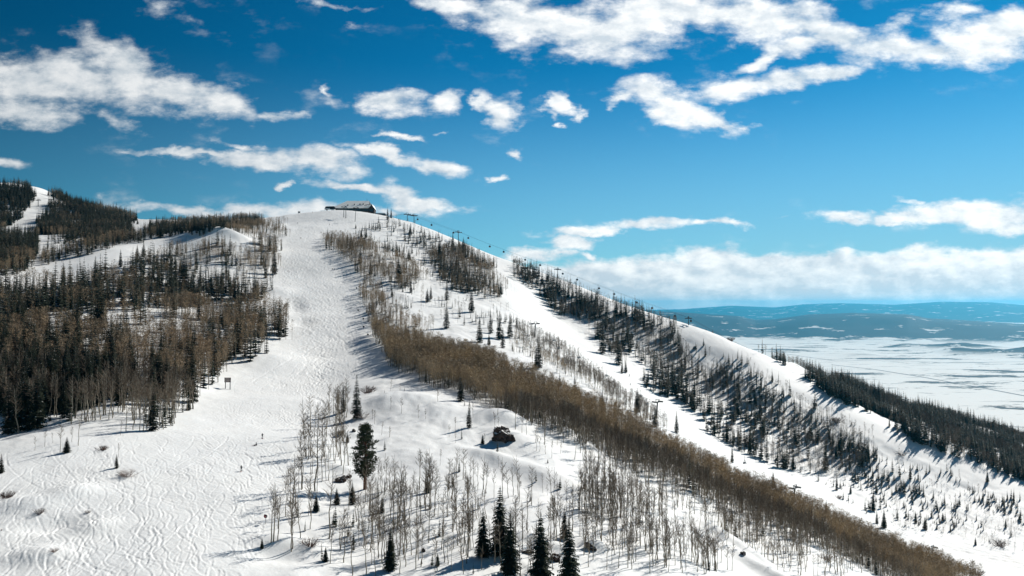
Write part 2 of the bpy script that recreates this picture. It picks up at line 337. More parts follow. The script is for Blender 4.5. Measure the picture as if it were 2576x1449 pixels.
TR2 = np.clip(carve(T2[0], T2[1], T2[2], T2[3], T2[4], PISTE2, 700, (20, 90), (.05, .5), .7, .2, (40, 260), 5), -.5, .4)

HUMPS = []   # local mounds: x, y, radius x, radius y, angle, height
def hump(u, v, Y, rx, ry, ang, h): 
    x, y, z = unproj(u, v, Y); HUMPS.append((x, y, rx, ry, math.radians(ang), h))
hump(1010,1000,350,16,10,0,2.2); hump(1130,1040,330,20,12,-20,1.6); hump(1275,1062,324,12,9,-35,4.2); hump(1300,1110,300,14,8,-40,2.0)
hump(1270,1170,275,14,6,-25,.8); hump(1380,1190,266,16,7,-35,.7); hump(880,1090,292,6,4,0,1.8); hump(700,1400,182,6,5,0,-1.2); hump(720,1385,188,8,5,0,1.6)
hump(1215,1160,280,10,4,-20,1.5); hump(1865,1335,272,16,5,-50,4.); hump(1960,1400,250,22,5,-55,3.5)
hump(180,1260,208,6,5,30,1.6); hump(140,1330,190,7,4,20,-1.2); hump(60,1280,200,8,5,0,1.3); hump(240,1330,190,5,4,0,1.1); hump(100,1400,174,6,4,0,1.2)
hump(560,583,756,26,9,0,5.); hump(740,765,605,8,20,20,-2.3); hump(757,815,555,7,14,10,-1.5); hump(705,735,640,10,12,0,2.2)
hump(1030,760,650,22,14,0,3.); hump(1000,770,640,14,10,0,2.); hump(1450,1130,330,14,7,-40,2.)
hump(1500,1385,213,4,3,0,1.8); hump(1400,1400,206,5,3,0,1.8); hump(1330,1385,209,4,3,0,1.4); hump(858,1200,252,5,3,0,1.6)
def ground(x, y):
    x = np.asarray(x, float); y = np.asarray(y, float)
    r = np.hypot(x, y); th = np.arctan2(x, y); thc = np.clip(th, -.80, .80); rc = np.maximum(r, 150.)
    xe, ye = rc * np.sin(thc), rc * np.cos(thc)
    z = bil(ZB, GX0, GY0, GC, xe, ye)
    z = np.where(r > 1850, z - (r - 1850) * .55, z)
    g = bil(GROOM, GX0, GY0, GC, xe, ye); off = 1 - .82 * g
    warp = fbm(x, y, 60, 2, 40) * 12
    z = z + off * ((1.3 + np.clip((y - 380) / 250, 0, 1)) * fbm(x, y, 55, 3, 1) + .9 * fbm(x + warp, y - warp, 13, 3, 9, .55))
    rid = 1 - 2 * np.abs(fbm(x * .8 + y * .5, (y - x * .4) * .45 + warp, 11, 3, 60))
    far = np.clip((y - 420) / 150, 0, 1) * np.clip((x + 60) / 120, 0, 1)
    z = z + off * far * .55 * rid * (.6 + 1.6 * fbm(x, y, 30, 2, 66))
    z = z + g * (.5 * fbm(x, y, 18, 3, 20)) + .06 * fbm(x, y, 1.7, 2, 30)
    for (hx, hy, rx, ry, a, h) in HUMPS:
        dx, dy = x - hx, y - hy; p = (dx * math.cos(a) + dy * math.sin(a)) / rx; q = (-dx * math.sin(a) + dy * math.cos(a)) / ry
        z = z + h * np.exp(-(p * p + q * q) ** 1.2)
    for (T, G) in ((T1, TR1), (T2, TR2), (T3, TR3)):
        ins = (x > T[0] + 2) & (x < T[1] - 2) & (y > T[2] + 2) & (y < T[3] - 2)
        z = z + np.where(ins, bil(G, T[0] + T[4] / 2, T[2] + T[4] / 2, T[4], x, y), 0)
    return z
# one sheet, finer where it is near
th_in = np.linspace(math.radians(-36), math.radians(36), 1500)
th_out = np.linspace(math.radians(36), math.radians(324), 74)[1:-1]
TH = np.r_[th_in, th_out]
RR = np.r_[np.geomspace(15, 135, 24)[:-1], np.geomspace(135, 1300, 1000), np.geomspace(1300, 3600, 70)[1:]]
tt, rr = np.meshgrid(TH, RR, indexing='ij')
mx, my = rr * np.sin(tt), rr * np.cos(tt); mz = ground(mx, my)
nT, nR = tt.shape
idx = np.arange(nT * nR).reshape(nT, nR)
a = idx; b = np.roll(idx, -1, 0)
quads = np.stack([a[:, :-1], a[:, 1:], b[:, 1:], b[:, :-1]], -1).reshape(-1, 4)
V = np.stack([mx, my, mz], -1).reshape(-1, 3)
cen = len(V); V = np.vstack([V, [0, 0, float(mz[:, 0].mean())]])
quads = np.vstack([quads, np.stack([a[:, 0], b[:, 0], b[:, 0] * 0 + cen, b[:, 0] * 0 + cen], -1)[:0]])
# winding so that normals point up
me = mesh_np('snow_slopes', V, quads[:, ::-1] if False else quads, [M_SNOW], smooth=True)
me.validate()
mo = link('snow_slopes', me)
tag(mo, kind='structure')
if me.polygons[5].normal.z < 0: me.flip_normals()

# ---- polar lookups for placing things on the ground
NI = len(th_in); TAN = (mz / rr)[:NI]; PREV = np.maximum.accumulate(TAN, axis=1)
def hit(u, v):
    """the point of the ground seen in direction (u, v), else the skyline there"""
    a, b, c = ray(u, v); th = math.atan2(a, b); e = c / math.hypot(a, b)
    i = int(np.clip(np.searchsorted(th_in, th), 1, NI - 1)); col = TAN[i]
    k = np.where(col[24:1020] >= e)[0]
    j = 24 + (int(k[0]) if len(k) else int(np.argmax(col[24:1020])))
    if len(k) and j > 24:
        t = (e - col[j - 1]) / max(1e-9, col[j] - col[j - 1]); r = RR[j - 1] + t * (RR[j] - RR[j - 1])
    else: r = RR[j]
    x, y = r * math.sin(th), r * math.cos(th)
    return x, y, float(ground(x, y))
def seen(x, y, z, h):
    th = np.arctan2(x, y); r = np.hypot(x, y)
    i = np.clip(np.searchsorted(th_in, th), 0, NI - 1); j = np.clip(np.searchsorted(RR, r) - 2, 0, nR - 1)
    return (z + h) / r > PREV[i, j] + .002
#PART2
# ------------------------------------------------------------------ valley, hills and far mountains
VZ = -600.
def interp(pts, u): 
    p = np.array(pts, float); return np.interp(u, p[:, 0], p[:, 1])
MIDH = [(-3000,790),(1500,775),(1717,787),(1784,792),(1857,796),(1900,806),(1950,804),(2034,791),(2150,787),(2284,790),(2334,800),(2450,805),(2576,811),(3400,800)]
FARH = [(-3000,765),(1600,782),(1717,779),(1840,769),(1950,774),(2017,766),(2117,763),(2250,767),(2367,760),(2484,761),(2576,768),(3400,765)]
thv = np.linspace(math.radians(-40), math.radians(60), 900); rv = np.geomspace(1500, 47000, 420)
tt2, rr2 = np.meshgrid(thv, rv, indexing='ij'); vx, vy = rr2 * np.sin(tt2), rr2 * np.cos(tt2)
uu = CX + F * np.tan(np.clip(tt2, -1.2, 1.2))
def crest_z(pts, R): return -(interp(pts, uu) - HOR) / F * R
def smooth(t): t = np.clip(t, 0, 1); return t * t * (3 - 2 * t)
nz1 = fbm(vx, vy, 3200, 5, 70, .5); nz2 = fbm(vx, vy, 9000, 5, 80, .5)
start = 13100 + 2600 * fbm(vx, vy, 7000, 3, 90)
Hm = crest_z(MIDH, 18500) - VZ
z = VZ + 6 * fbm(vx, vy, 900, 3, 95)
t1 = smooth((rr2 - start) / 4300); t1b = 1 - smooth((rr2 - 19200) / 4500)
z = z + Hm * t1 * t1b * (1 + .10 * nz1 * (1 - smooth((rr2 - 17500) / 1000))) + 300 * nz1 * t1 * t1b * (1 - t1 * .88)
Hf = crest_z(FARH, 40000) - VZ
t2 = smooth((rr2 - 29000 - 3000 * nz2) / 10000)
z = z + Hf * t2 + 260 * nz2 * t2 * (1 - t2) * 2
for (u0, u1, v0, h) in ((2290, 2520, 876, 75), (2480, 2800, 893, 95), (2210, 2330, 873, 55), (2090, 2200, 893, 30), (2350, 2470, 888, 45)):
    R0 = -VZ * F / (v0 - HOR); Xa, Xb = (u0 - CX) / F * R0, (u1 - CX) / F * R0
    q = ((vx - (Xa + Xb) / 2) / ((Xb - Xa) / 2)) ** 2 + ((vy - R0) / (R0 * .04)) ** 2
    z = z + 1.25 * h * np.exp(-q * 1.3) * (1 + 1.0 * fbm(vx, vy, 700, 3, 99))
idv = np.arange(tt2.size).reshape(tt2.shape)
qv = np.stack([idv[:-1, :-1], idv[:-1, 1:], idv[1:, 1:], idv[1:, :-1]], -1).reshape(-1, 4)

def land_material():
    m = bpy.data.materials.new('valley_land'); m.use_nodes = True; nt = m.node_tree; b = nt.nodes['Principled BSDF']; b.inputs['Roughness'].default_value = .8
    b.inputs['Specular IOR Level'].default_value = .1
    N = nt.nodes; L = nt.links
    geo = N.new('ShaderNodeNewGeometry'); sp = N.new('ShaderNodeSeparateXYZ'); L.new(geo.outputs['Position'], sp.inputs[0])
    def noise(s, d, rg=.6, st=(1, 1, 1), off=(0, 0, 0)):
        mp = N.new('ShaderNodeMapping'); mp.inputs['Scale'].default_value = st; mp.inputs['Location'].default_value = off; L.new(geo.outputs['Position'], mp.inputs[0])
        n = N.new('ShaderNodeTexNoise'); n.inputs['Scale'].default_value = s; n.inputs['Detail'].default_value = d; n.inputs['Roughness'].default_value = rg; L.new(mp.outputs[0], n.inputs['Vector']); return n.outputs[0]
    def mr(x, a, c, lo=0., hi=1.):
        r = N.new('ShaderNodeMapRange'); L.new(x, r.inputs[0]); r.inputs[1].default_value = a; r.inputs[2].default_value = c; r.inputs[3].default_value = lo; r.inputs[4].default_value = hi; return r.outputs[0]
    def M(op, a, c):
        n = N.new('ShaderNodeMath'); n.operation = op
        for i, s in ((0, a), (1, c)):
            if isinstance(s, float): n.inputs[i].default_value = s
            else: L.new(s, n.inputs[i])
        return n.outputs[0]
    hgt = mr(sp.outputs[2], VZ + 12, VZ + 50)                       # hills carry woods, the floor is open
    wood = mr(M('ADD', noise(.0013, 9, .7), M('MULTIPLY', mr(sp.outputs[2], VZ + 22, VZ + 120), .22)), .50, .545)
    wood = M('MULTIPLY', wood, M('SUBTRACT', 1., M('MULTIPLY', mr(noise(.0019, 8, .7, off=(900, 7000, 0)), .60, .63), .85)))
    wood = M('MULTIPLY', wood, hgt)
    brush = M('MULTIPLY', mr(noise(.0021, 9, .72, (.6, 1.3, 1)), .55, .575), M('MULTIPLY', mr(noise(.0004, 4, .55, off=(4000, 900, 0)), .43, .53), .95))
    rows = M('MULTIPLY', mr(noise(.008, 7, .66, (.22, 1.2, 1)), .605, .63), .6)
    dark = M('MAXIMUM', wood, M('MAXIMUM', brush, rows))
    mx = N.new('ShaderNodeMix'); mx.data_type = 'RGBA'; L.new(dark, mx.inputs[0]); mx.inputs[6].default_value = (.88, .87, .82, 1); mx.inputs[7].default_value = (.014, .028, .04, 1)
    L.new(mx.outputs[2], b.inputs['Base Color']); return m
M_LAND = land_material()
va = np.stack([vx, vy, z], -1).reshape(-1, 3)
def piece(name, lo, hi, label=None):
    k = (rv >= lo) & (rv <= hi); j = np.where(k)[0]; j0, j1 = j[0], j[-1]
    sub = va.reshape(*tt2.shape, 3)[:, j0:j1 + 1]; n2 = sub.shape[1]; ii = np.arange(sub.shape[0] * n2).reshape(sub.shape[0], n2)
    q = np.stack([ii[:-1, :-1], ii[1:, :-1], ii[1:, 1:], ii[:-1, 1:]], -1).reshape(-1, 4)
    m = mesh_np(name, sub.reshape(-1, 3), q, [M_LAND], smooth=True); o = link(name, m); tag(o, kind='structure')
    if m.polygons[5].normal.z < 0: m.flip_normals()
    return rv[j1]
e = piece('valley_floor', 1500, 13000); e2 = piece('hills', e - 1, 25000); piece('mountains', e2 - 1, 47100)
def strip(name, pts, w, m, zoff=1.2):
    P = [Vector(((u - CX) / F * R, R, 0)) for u, v in pts for R in (-VZ * F / (v - HOR),)]
    Q = []
    for p, q in zip(P[:-1], P[1:]):
        n = max(2, int((q - p).length / 60))
        for i in range(n): Q.append(p.lerp(q, i / n))
    Q.append(P[-1]); vs = []; fs = []
    for i, p in enumerate(Q):
        d = (Q[min(i + 1, len(Q) - 1)] - Q[max(i - 1, 0)]).normalized(); n = Vector((-d.y, d.x, 0)) * w / 2
        h = VZ + 6 * float(fbm(np.array(p.x), np.array(p.y), 900, 3, 95)) + zoff
        vs += [(p.x + n.x, p.y + n.y, h), (p.x - n.x, p.y - n.y, h)]
        if i: fs.append((2 * i - 2, 2 * i - 1, 2 * i + 1, 2 * i))
    me = mesh_np(name, np.array(vs), np.array(fs), [m]); o = link(name, me)
    if me.polygons[0].normal.z < 0: me.flip_normals()
    return o
M_ROAD = mat('ploughed_road', (.16, .17, .18), .9, (.3, .31, .32), .01)
tag(strip('road', [(2090,917),(2200,930),(2330,950),(2450,972),(2600,1000),(2800,1045)], 22, M_ROAD), kind='structure')
tag(strip('road', [(1960,888),(2040,899),(2100,908),(2220,905),(2400,912),(2700,908)], 18, M_ROAD), kind='structure')
tag(strip('road', [(2440,1060),(2500,1068),(2600,1076),(2800,1085)], 10, M_ROAD), kind='structure')

# ------------------------------------------------------------------ shape builders for trees
class TM:
    def __init__(s): s.v = []; s.f = []; s.m = []
    def tri(s, a, b, c, m=0):
        n = len(s.v); s.v += [tuple(a), tuple(b), tuple(c)]; s.f.append((n, n + 1, n + 2)); s.m.append(m)
    def quad(s, a, b, c, d, m=0): s.tri(a, b, c, m); s.tri(a, c, d, m)
    def tube(s, pts, rad, k=4, m=0):
        rings = []
        for i, p in enumerate(pts):
            p = Vector(p); d = (Vector(pts[min(i + 1, len(pts) - 1)]) - Vector(pts[max(i - 1, 0)])).normalized()
            a = d.orthogonal().normalized(); b = d.cross(a); n = len(s.v)
            s.v += [tuple(p + (a * math.cos(6.283 * q / k) + b * math.sin(6.283 * q / k)) * rad[i]) for q in range(k)]
            rings.append(n)
        for n0, n1 in zip(rings[:-1], rings[1:]):
            for q in range(k):
                r = (q + 1) % k; s.f += [(n0 + q, n0 + r, n1 + r), (n0 + q, n1 + r, n1 + q)]; s.m += [m, m]
    def arr(s): return np.array(s.v, float), np.array(s.f, int), np.array(s.m, int)
def tmesh(name, tm, mats):
    v, f, m = tm.arr(); return mesh_np(name, v, f, mats, m)

def aspen(seed, near=True, H=14., small=False):
    r = random.Random(seed); t = TM(); c = TM()
    n = 8 if near else 3; lean = Vector((r.uniform(-.05, .05), r.uniform(-.05, .05), 0)); path = []; x = Vector((0, 0, -.5))
    base = .165 if near else .135
    for i in range(n + 1):
        s = i / n; w = Vector((r.uniform(-1, 1), r.uniform(-1, 1), 0)) * (.20 if near else .1) * (i > 0)
        path.append(Vector((lean.x * H * s, lean.y * H * s, -.5 + (H * .97 + .5) * s)) + w)
    rad = [base * (1 - .82 * (i / n)) for i in range(n + 1)]
    t.tube(path, rad, 5 if near else 3)
    def at(s):
        k = s * n; i = min(n - 1, int(k)); return path[i].lerp(path[i + 1], k - i)
    c0 = r.uniform(.38, .55)
    if near:
        for k in range(r.randint(14, 18)):
            s = c0 + (1 - c0) * ((k + r.random()) / 22.) * .98; p = at(s); a = r.uniform(0, 6.283); ln = H * r.uniform(.09, .19) * (1.25 - s * .55)
            d = Vector((math.cos(a), math.sin(a), r.uniform(.5, 1.4))).normalized(); q1 = p + d * ln * .5; d2 = (d + Vector((0, 0, .45))).normalized(); q2 = q1 + d2 * ln * .5
            c.tube([p, q1, q2], [.05, .032, .015], 3, 0)
            for j in range(7):
                o = p.lerp(q1, r.uniform(.3, 1)) if j < 3 else q1.lerp(q2, r.random()); a2 = a + r.uniform(-1.3, 1.3)
                e = Vector((math.cos(a2), math.sin(a2), r.uniform(.3, 1.6))).normalized() * r.uniform(.5, 1.15) * H / 14.; sd = e.orthogonal().normalized() * .027
                c.tri(o - sd, o + sd, o + e, 1)
                for _ in range(3):
                    oo = o + e * r.uniform(.3, .8); e2 = (e.normalized() + Vector((r.uniform(-1, 1), r.uniform(-1, 1), r.uniform(-.2, .8)))).normalized() * r.uniform(.25, .5); sd2 = e2.orthogonal().normalized() * .019
                    c.tri(oo - sd2, oo + sd2, oo + e2, 1)
    else:
        for k in range(110):
            s = c0 + (1 - c0) * r.random() ** .8 * .99; p = at(s); a = r.uniform(0, 6.283); R = H * .135 * (1.15 - abs(s - (c0 + .25)) * 1.1)
            o = p + Vector((math.cos(a), math.sin(a), 0)) * R * r.random() * .7; a2 = a + r.uniform(-.9, .9); e = Vector((math.cos(a2), math.sin(a2), r.uniform(.2, 1.3))).normalized() * H * r.uniform(.05, .10)
            q = Vector((r.uniform(-1, 1), r.uniform(-1, 1), r.uniform(-.3, .3))).normalized() * r.uniform(.07, .13)
            c.tri(o - q, o + q, o + e, 1)
    return t, c

def spruce(seed, near=True, snow=.12, slim=.13):
    """unit height"""
    r = random.Random(seed); t = TM(); c = TM()
    t.tube([(0, 0, -.03), (0, 0, .5), (0, 0, .97)], [.014, .009, .002], 5 if near else 3)
    tiers = 36 if near else 15; nb = 11 if near else 7
    for k in range(tiers):
        s = (k + r.uniform(-.3, .3)) / tiers; z0 = .05 + .93 * s; R0 = slim * ((1 - s) ** .82) * (1 - .35 * max(0, .12 - s) / .12) + .006
        for j in range(nb):
            if near and r.random() < .10: continue
            a = 6.283 * (j + r.uniform(-.35, .35)) / nb + k * 1.3; R = R0 * r.uniform(.65, 1.2); d = Vector((math.cos(a), math.sin(a), 0)); sd = Vector((-d.y, d.x, 0))
            droop = R * r.uniform(.25, .6); p0 = Vector((0, 0, z0)); p1 = p0 + d * R * .55 + Vector((0, 0, -droop * .35)); p2 = p0 + d * R + Vector((0, 0, -droop + R * .12))
            w = R * (r.uniform(.22, .34) if near else r.uniform(.34, .5)) + .003
            if near:
                c.quad(p0 + sd * w * .25, p1 + sd * w * .75, p2, p1 - sd * w * .75, 0)
                for q in (.3, .5, .7, .88):
                    b = p0.lerp(p2, q) + Vector((0, 0, droop * .2 * (1 - abs(q - .5) * 2)))
                    for sg in (-1, 1):
                        tip = b + sd * sg * w * r.uniform(.8, 1.5) * (1.25 - q) + d * R * .12 + Vector((0, 0, -w * r.uniform(.3, 1.0)))
                        c.tri(b - d * R * .06, b + d * R * .10, tip, 0)
                if r.random() < snow:
                    h = Vector((0, 0, .004)); c.tri(p1 - d * R * .2 + h, p1 + sd * w * .45 + h, p2.lerp(p1, .35) + h, 1); c.tri(p1 - d * R * .2 + h, p2.lerp(p1, .35) + h, p1 - sd * w * .45 + h, 1)
            else:
                dn = Vector((0, 0, -.5 * w)); c.tri(p0, p1 + sd * w * 1.3 + dn, p2, 0); c.tri(p0, p2, p1 - sd * w * 1.3 + dn, 0)
                if r.random() < snow * .6: h = Vector((0, 0, .005)); c.tri(p1 - d * R * .3 + h, p1 + sd * w * .5 + h, p1.lerp(p2, .7) + h, 1)
    for q in range(3):
        a = q * 2.1; c.tri((math.cos(a) * .006, math.sin(a) * .006, .93), (math.cos(a + 2.1) * .006, math.sin(a + 2.1) * .006, .93), (0, 0, 1.0), 0)
    return t, c

def shrub(seed, H=2.2, n=70):
    r = random.Random(seed); c = TM()
    for k in range(n):
        a = r.uniform(0, 6.283); d = Vector((math.cos(a) * r.random(), math.sin(a) * r.random(), r.uniform(.5, 1.2))); o = Vector((math.cos(a), math.sin(a), 0)) * r.random() * H * .25 + Vector((0, 0, -.2))
        m = o + d.normalized() * H * r.uniform(.35, .7); q = d.orthogonal().normalized() * .035; c.quad(o - q, o + q, m + q * .6, m - q * .6, 0)
        for _ in range(3):
            e = (d + Vector((r.uniform(-1, 1), r.uniform(-1, 1), r.uniform(-.2, .8)))).normalized() * H * r.uniform(.2, .45); q2 = e.orthogonal().normalized() * .022; c.tri(m - q2, m + q2, m + e, 0)
    return c

A_NEAR = []; A_MID = []; A_FAR = []; S_NEAR = []; S_FAR = []
for i in range(7):
    t, c = aspen(100 + i); A_MID.append((t, c)); A_NEAR.append((tmesh('aspen_trunk', t, [M_BARK]), tmesh('aspen_crown', c, [M_BARK, M_TWIG_G])))
for i in range(6): A_FAR.append(aspen(200 + i, False))
for i in range(7):
    t, c = spruce(300 + i, True, .05, (.125, .14, .155, .13, .165, .145, .115)[i]); S_NEAR.append((tmesh('spruce_trunk', t, [M_SPRBARK]), tmesh('spruce_crown', c, [M_SPRUCE, M_SNOWCAP])))
for i in range(6): S_FAR.append(spruce(400 + i, False, .10, (.10, .12, .115, .13, .105, .14)[i]))

# ------------------------------------------------------------------ where trees stand (outlines of the woods on the ground, traced from the photo)
#        outline, trees per m2, share of spruce, aspen height, spruce height, clumping, place words
Z = []
def zone(poly, dens, sp, ah, sh, clump, place, ymin=0, ymax=1e9): Z.append((poly, dens, sp, ah, sh, clump, place, ymin, ymax))
zone([(0,1108),(0,850),(110,830),(300,880),(330,1038),(200,1070),(100,1087)], .046, .27, (13,18), (12,24), .7, 'in the lower left edge of the mixed wood')
zone([(-60,860),(-60,720),(40,735),(120,722),(215,725),(300,700),(340,760),(330,880),(110,835)], .042, .46, (11,16), (13,24), .7, 'in the spruce-rich part of the left wood')
zone([(330,1038),(300,880),(330,800),(480,790),(600,800),(680,775),(742,845),(700,872),(620,925),(560,958),(480,1018)], .052, .20, (12,17), (13,23), .8, 'in the brown aspen part of the left wood beside the piste')
zone([(300,700),(350,655),(430,635),(480,632),(500,640),(560,660),(560,760),(480,790),(330,800)], .040, .36, (10,14), (12,22), .9, 'in the middle of the left wood below the short run')
zone([(500,640),(560,615),(692,610),(692,700),(672,745),(620,770),(560,760)], .055, .42, (8,13), (10,20), .7, 'in the upper corner of the left wood near the piste')
zone([(330,1040),(350,1035),(480,1018),(470,1040),(400,1088),(320,1078)], .045, .3, (12,16), (7,14), .2, 'in the tongue of wood jutting onto the lower piste')
zone([(-60,600),(-60,470),(60,474),(88,497),(72,527),(45,558),(0,582)], .050, .80, (9,12), (10,18), .3, 'on the far left hilltop')
zone([(135,484),(200,484),(260,498),(300,530),(332,560),(322,598),(420,598),(300,617),(215,640),(200,612),(130,612),(110,595),(80,600),(104,562),(130,527)], .050, .62, (8,12), (10,18), .5, 'on the dark wooded hill at far left')
zone([(-60,712),(-60,610),(80,604),(110,640),(75,660),(40,690)], .055, .8, (10,13), (13,20), .3, 'in the dark stand left of the short run')
zone([(110,612),(215,622),(215,640),(150,655),(80,672),(110,640)], .030, .45, (9,12), (9,14), .6, 'above the short run on the left')
zone([(375,580),(400,568),(500,560),(640,552),(660,565),(560,578),(480,598),(420,598),(370,600)], .050, .72, (8,11), (9,15), .3, 'on the wooded skyline left of the summit')
zone([(560,580),(640,566),(700,566),(735,575),(725,598),(640,600),(600,592)], .050, .18, (7,10), (7,12), .3, 'in the brown strip below the left skyline')
zone([(808,612),(835,592),(900,612),(1000,650),(1075,700),(1010,735),(935,700),(900,685),(868,655)], .075, .10, (8,11), (8,15), .2, 'in the aspen stand at the piste bend below the lodge')
zone([(900,585),(960,548),(1010,556),(1080,590),(1180,630),(1150,700),(1080,700),(1000,650),(925,615)], .022, .60, (7,10), (6,13), .8, 'on the steep slope under the lodge')
zone([(1080,640),(1180,635),(1235,665),(1265,740),(1245,765),(1170,745),(1100,700)], .045, .32, (9,12), (9,14), .5, 'in the wood left of the narrow piste')
zone([(900,690),(940,705),(965,760),(1010,800),(1100,830),(1000,850),(985,905),(950,860),(920,790)], .055, .10, (8,12), (6,10), .4, 'along the right edge of the main piste')
zone([(940,705),(1100,720),(1280,780),(1330,850),(1330,900),(1200,850),(1100,800),(1000,780)], .012, .35, (6,9), (5,10), .8, 'on the open slope between the two pistes')
zone([(985,925),(1080,962),(1145,985),(1220,1010),(1304,1052),(1372,1076),(1447,1114),(1523,1142),(1599,1190),(1675,1215),(1788,1268),(1980,1346),(2100,1400),(2190,1449),(2260,1485),(2470,1485),(2375,1443),(2200,1378),(1990,1278),(1864,1224),(1750,1167),(1675,1129),(1561,1070),(1447,1018),(1334,964),(1236,921),(1107,888),(1000,856),(940,838)], .20, .012, (8,13), (9,13), .1, 'in the dense brown aspen band')
zone([(1220,1010),(1304,1052),(1447,1114),(1523,1142),(1599,1190),(1675,1215),(1788,1268),(1980,1346),(2190,1449),(1990,1449),(1880,1380),(1750,1310),(1600,1240),(1480,1180),(1380,1130),(1290,1080)], .035, .02, (8,12), (5,8), .5, 'along the near edge of the brown aspen band')
zone([(1480,1180),(1600,1240),(1750,1310),(1850,1340),(1800,1449),(1480,1449),(1440,1280)], .075, .02, (7,12), (3,7), .6, 'in the bare stand at bottom right')
zone([(1850,1350),(1990,1449),(1800,1449),(1810,1380)], .035, .05, (7,10), (3,6), .6, 'in the bare stand at bottom right')
zone([(960,1215),(1100,1190),(1250,1235),(1440,1280),(1480,1449),(880,1449),(900,1300)], .046, .07, (7,13), (3,6), .6, 'on the near slope below the boulder')
zone([(700,1380),(740,1240),(860,1240),(900,1300),(880,1449),(840,1449)], .020, .22, (8,14), (3,6), .4, 'in the lower part of the strip beside the near piste')
zone([(745,1240),(760,1120),(800,1040),(850,990),(870,1040),(860,1240)], .030, .12, (10,15), (4,9), .3, 'in the narrow aspen strip beside the near piste')
zone([(900,1030),(1000,975),(1180,1010),(1340,1085),(1500,1180),(1440,1270),(1250,1230),(1100,1185),(960,1200)], .0045, .15, (4,7), (2,5), .5, 'on the open white knoll')
zone([(1290,815),(1330,830),(1400,862),(1500,945),(1600,1015),(1690,1080),(1640,1075),(1500,990),(1400,925),(1300,870)], .065, .03, (5,8.5), (4,7), .3, 'in the low grey thicket by the chairlift')
zone([(1285,850),(1400,915),(1550,1015),(1690,1092),(1690,1100),(1540,1020),(1400,935),(1270,890)], .03, .06, (5,8), (4,8), .4, 'between the brown band and the thicket')
zone([(1283,660),(1300,672),(1480,750),(1600,790),(1700,830),(1725,890),(1760,935),(1745,1045),(1700,1022),(1650,998),(1560,912),(1500,850),(1400,790),(1330,730),(1288,690)], .042, .38, (9,14), (8,22), .5, 'in the wood on the right ridge above the chairlift piste')
zone([(2080,1150),(2200,1150),(2330,1210),(2330,1260),(2200,1230),(2100,1200)], .03, .5, (6,9), (5,13), .8, 'on the lower right slope')
zone([(2380,1180),(2576,1270),(2576,1320),(2450,1260)], .03, .6, (6,9), (4,10), .8, 'on the lower right slope')
zone([(1745,1045),(1750,930),(1850,950),(1960,985),(2060,1030),(2150,1090),(2200,1160),(2130,1198),(2060,1203),(1990,1190),(1870,1140),(1800,1100)], .042, .36, (8,13), (6,19), .35, 'in the lower wood on the right slope')
zone([(1740,870),(1850,900),(2000,985),(2200,1090),(2200,1180),(2050,1080),(1900,985),(1760,935)], .036, .42, (6,10), (4,13), .5, 'scattered under the right ridge line')
zone([(2030,1190),(2090,1130),(2200,1120),(2400,1200),(2576,1270),(2576,1400),(2400,1350),(2250,1330),(2120,1250)], .022, .80, (4,7), (2.,8.5), .45, 'scattered on the lower right slope')
zone([(1890,882),(1950,905),(2000,945),(2100,1000),(2250,1085),(2384,1145),(2576,1218),(2700,1260),(2700,1120),(2576,1098),(2450,1060),(2300,1018),(2200,990),(2120,955),(2080,960),(2010,930),(1940,896)], .055, .42, (7,13), (8,20), 1.4, 'on the dark wooded shoulder at right')
zone([(2080,1000),(2250,1060),(2384,1110),(2700,1240),(2700,1100),(2450,1055),(2300,1018),(2150,975)], .030, .50, (8,14), (11,21), 1.4, 'on the dark wooded shoulder at right')
zone([(1290,648),(1500,735),(1700,800),(1720,815),(1500,752),(1300,668)], .006, .25, (4,7), (5,8), .5, 'on the gondola ridge')

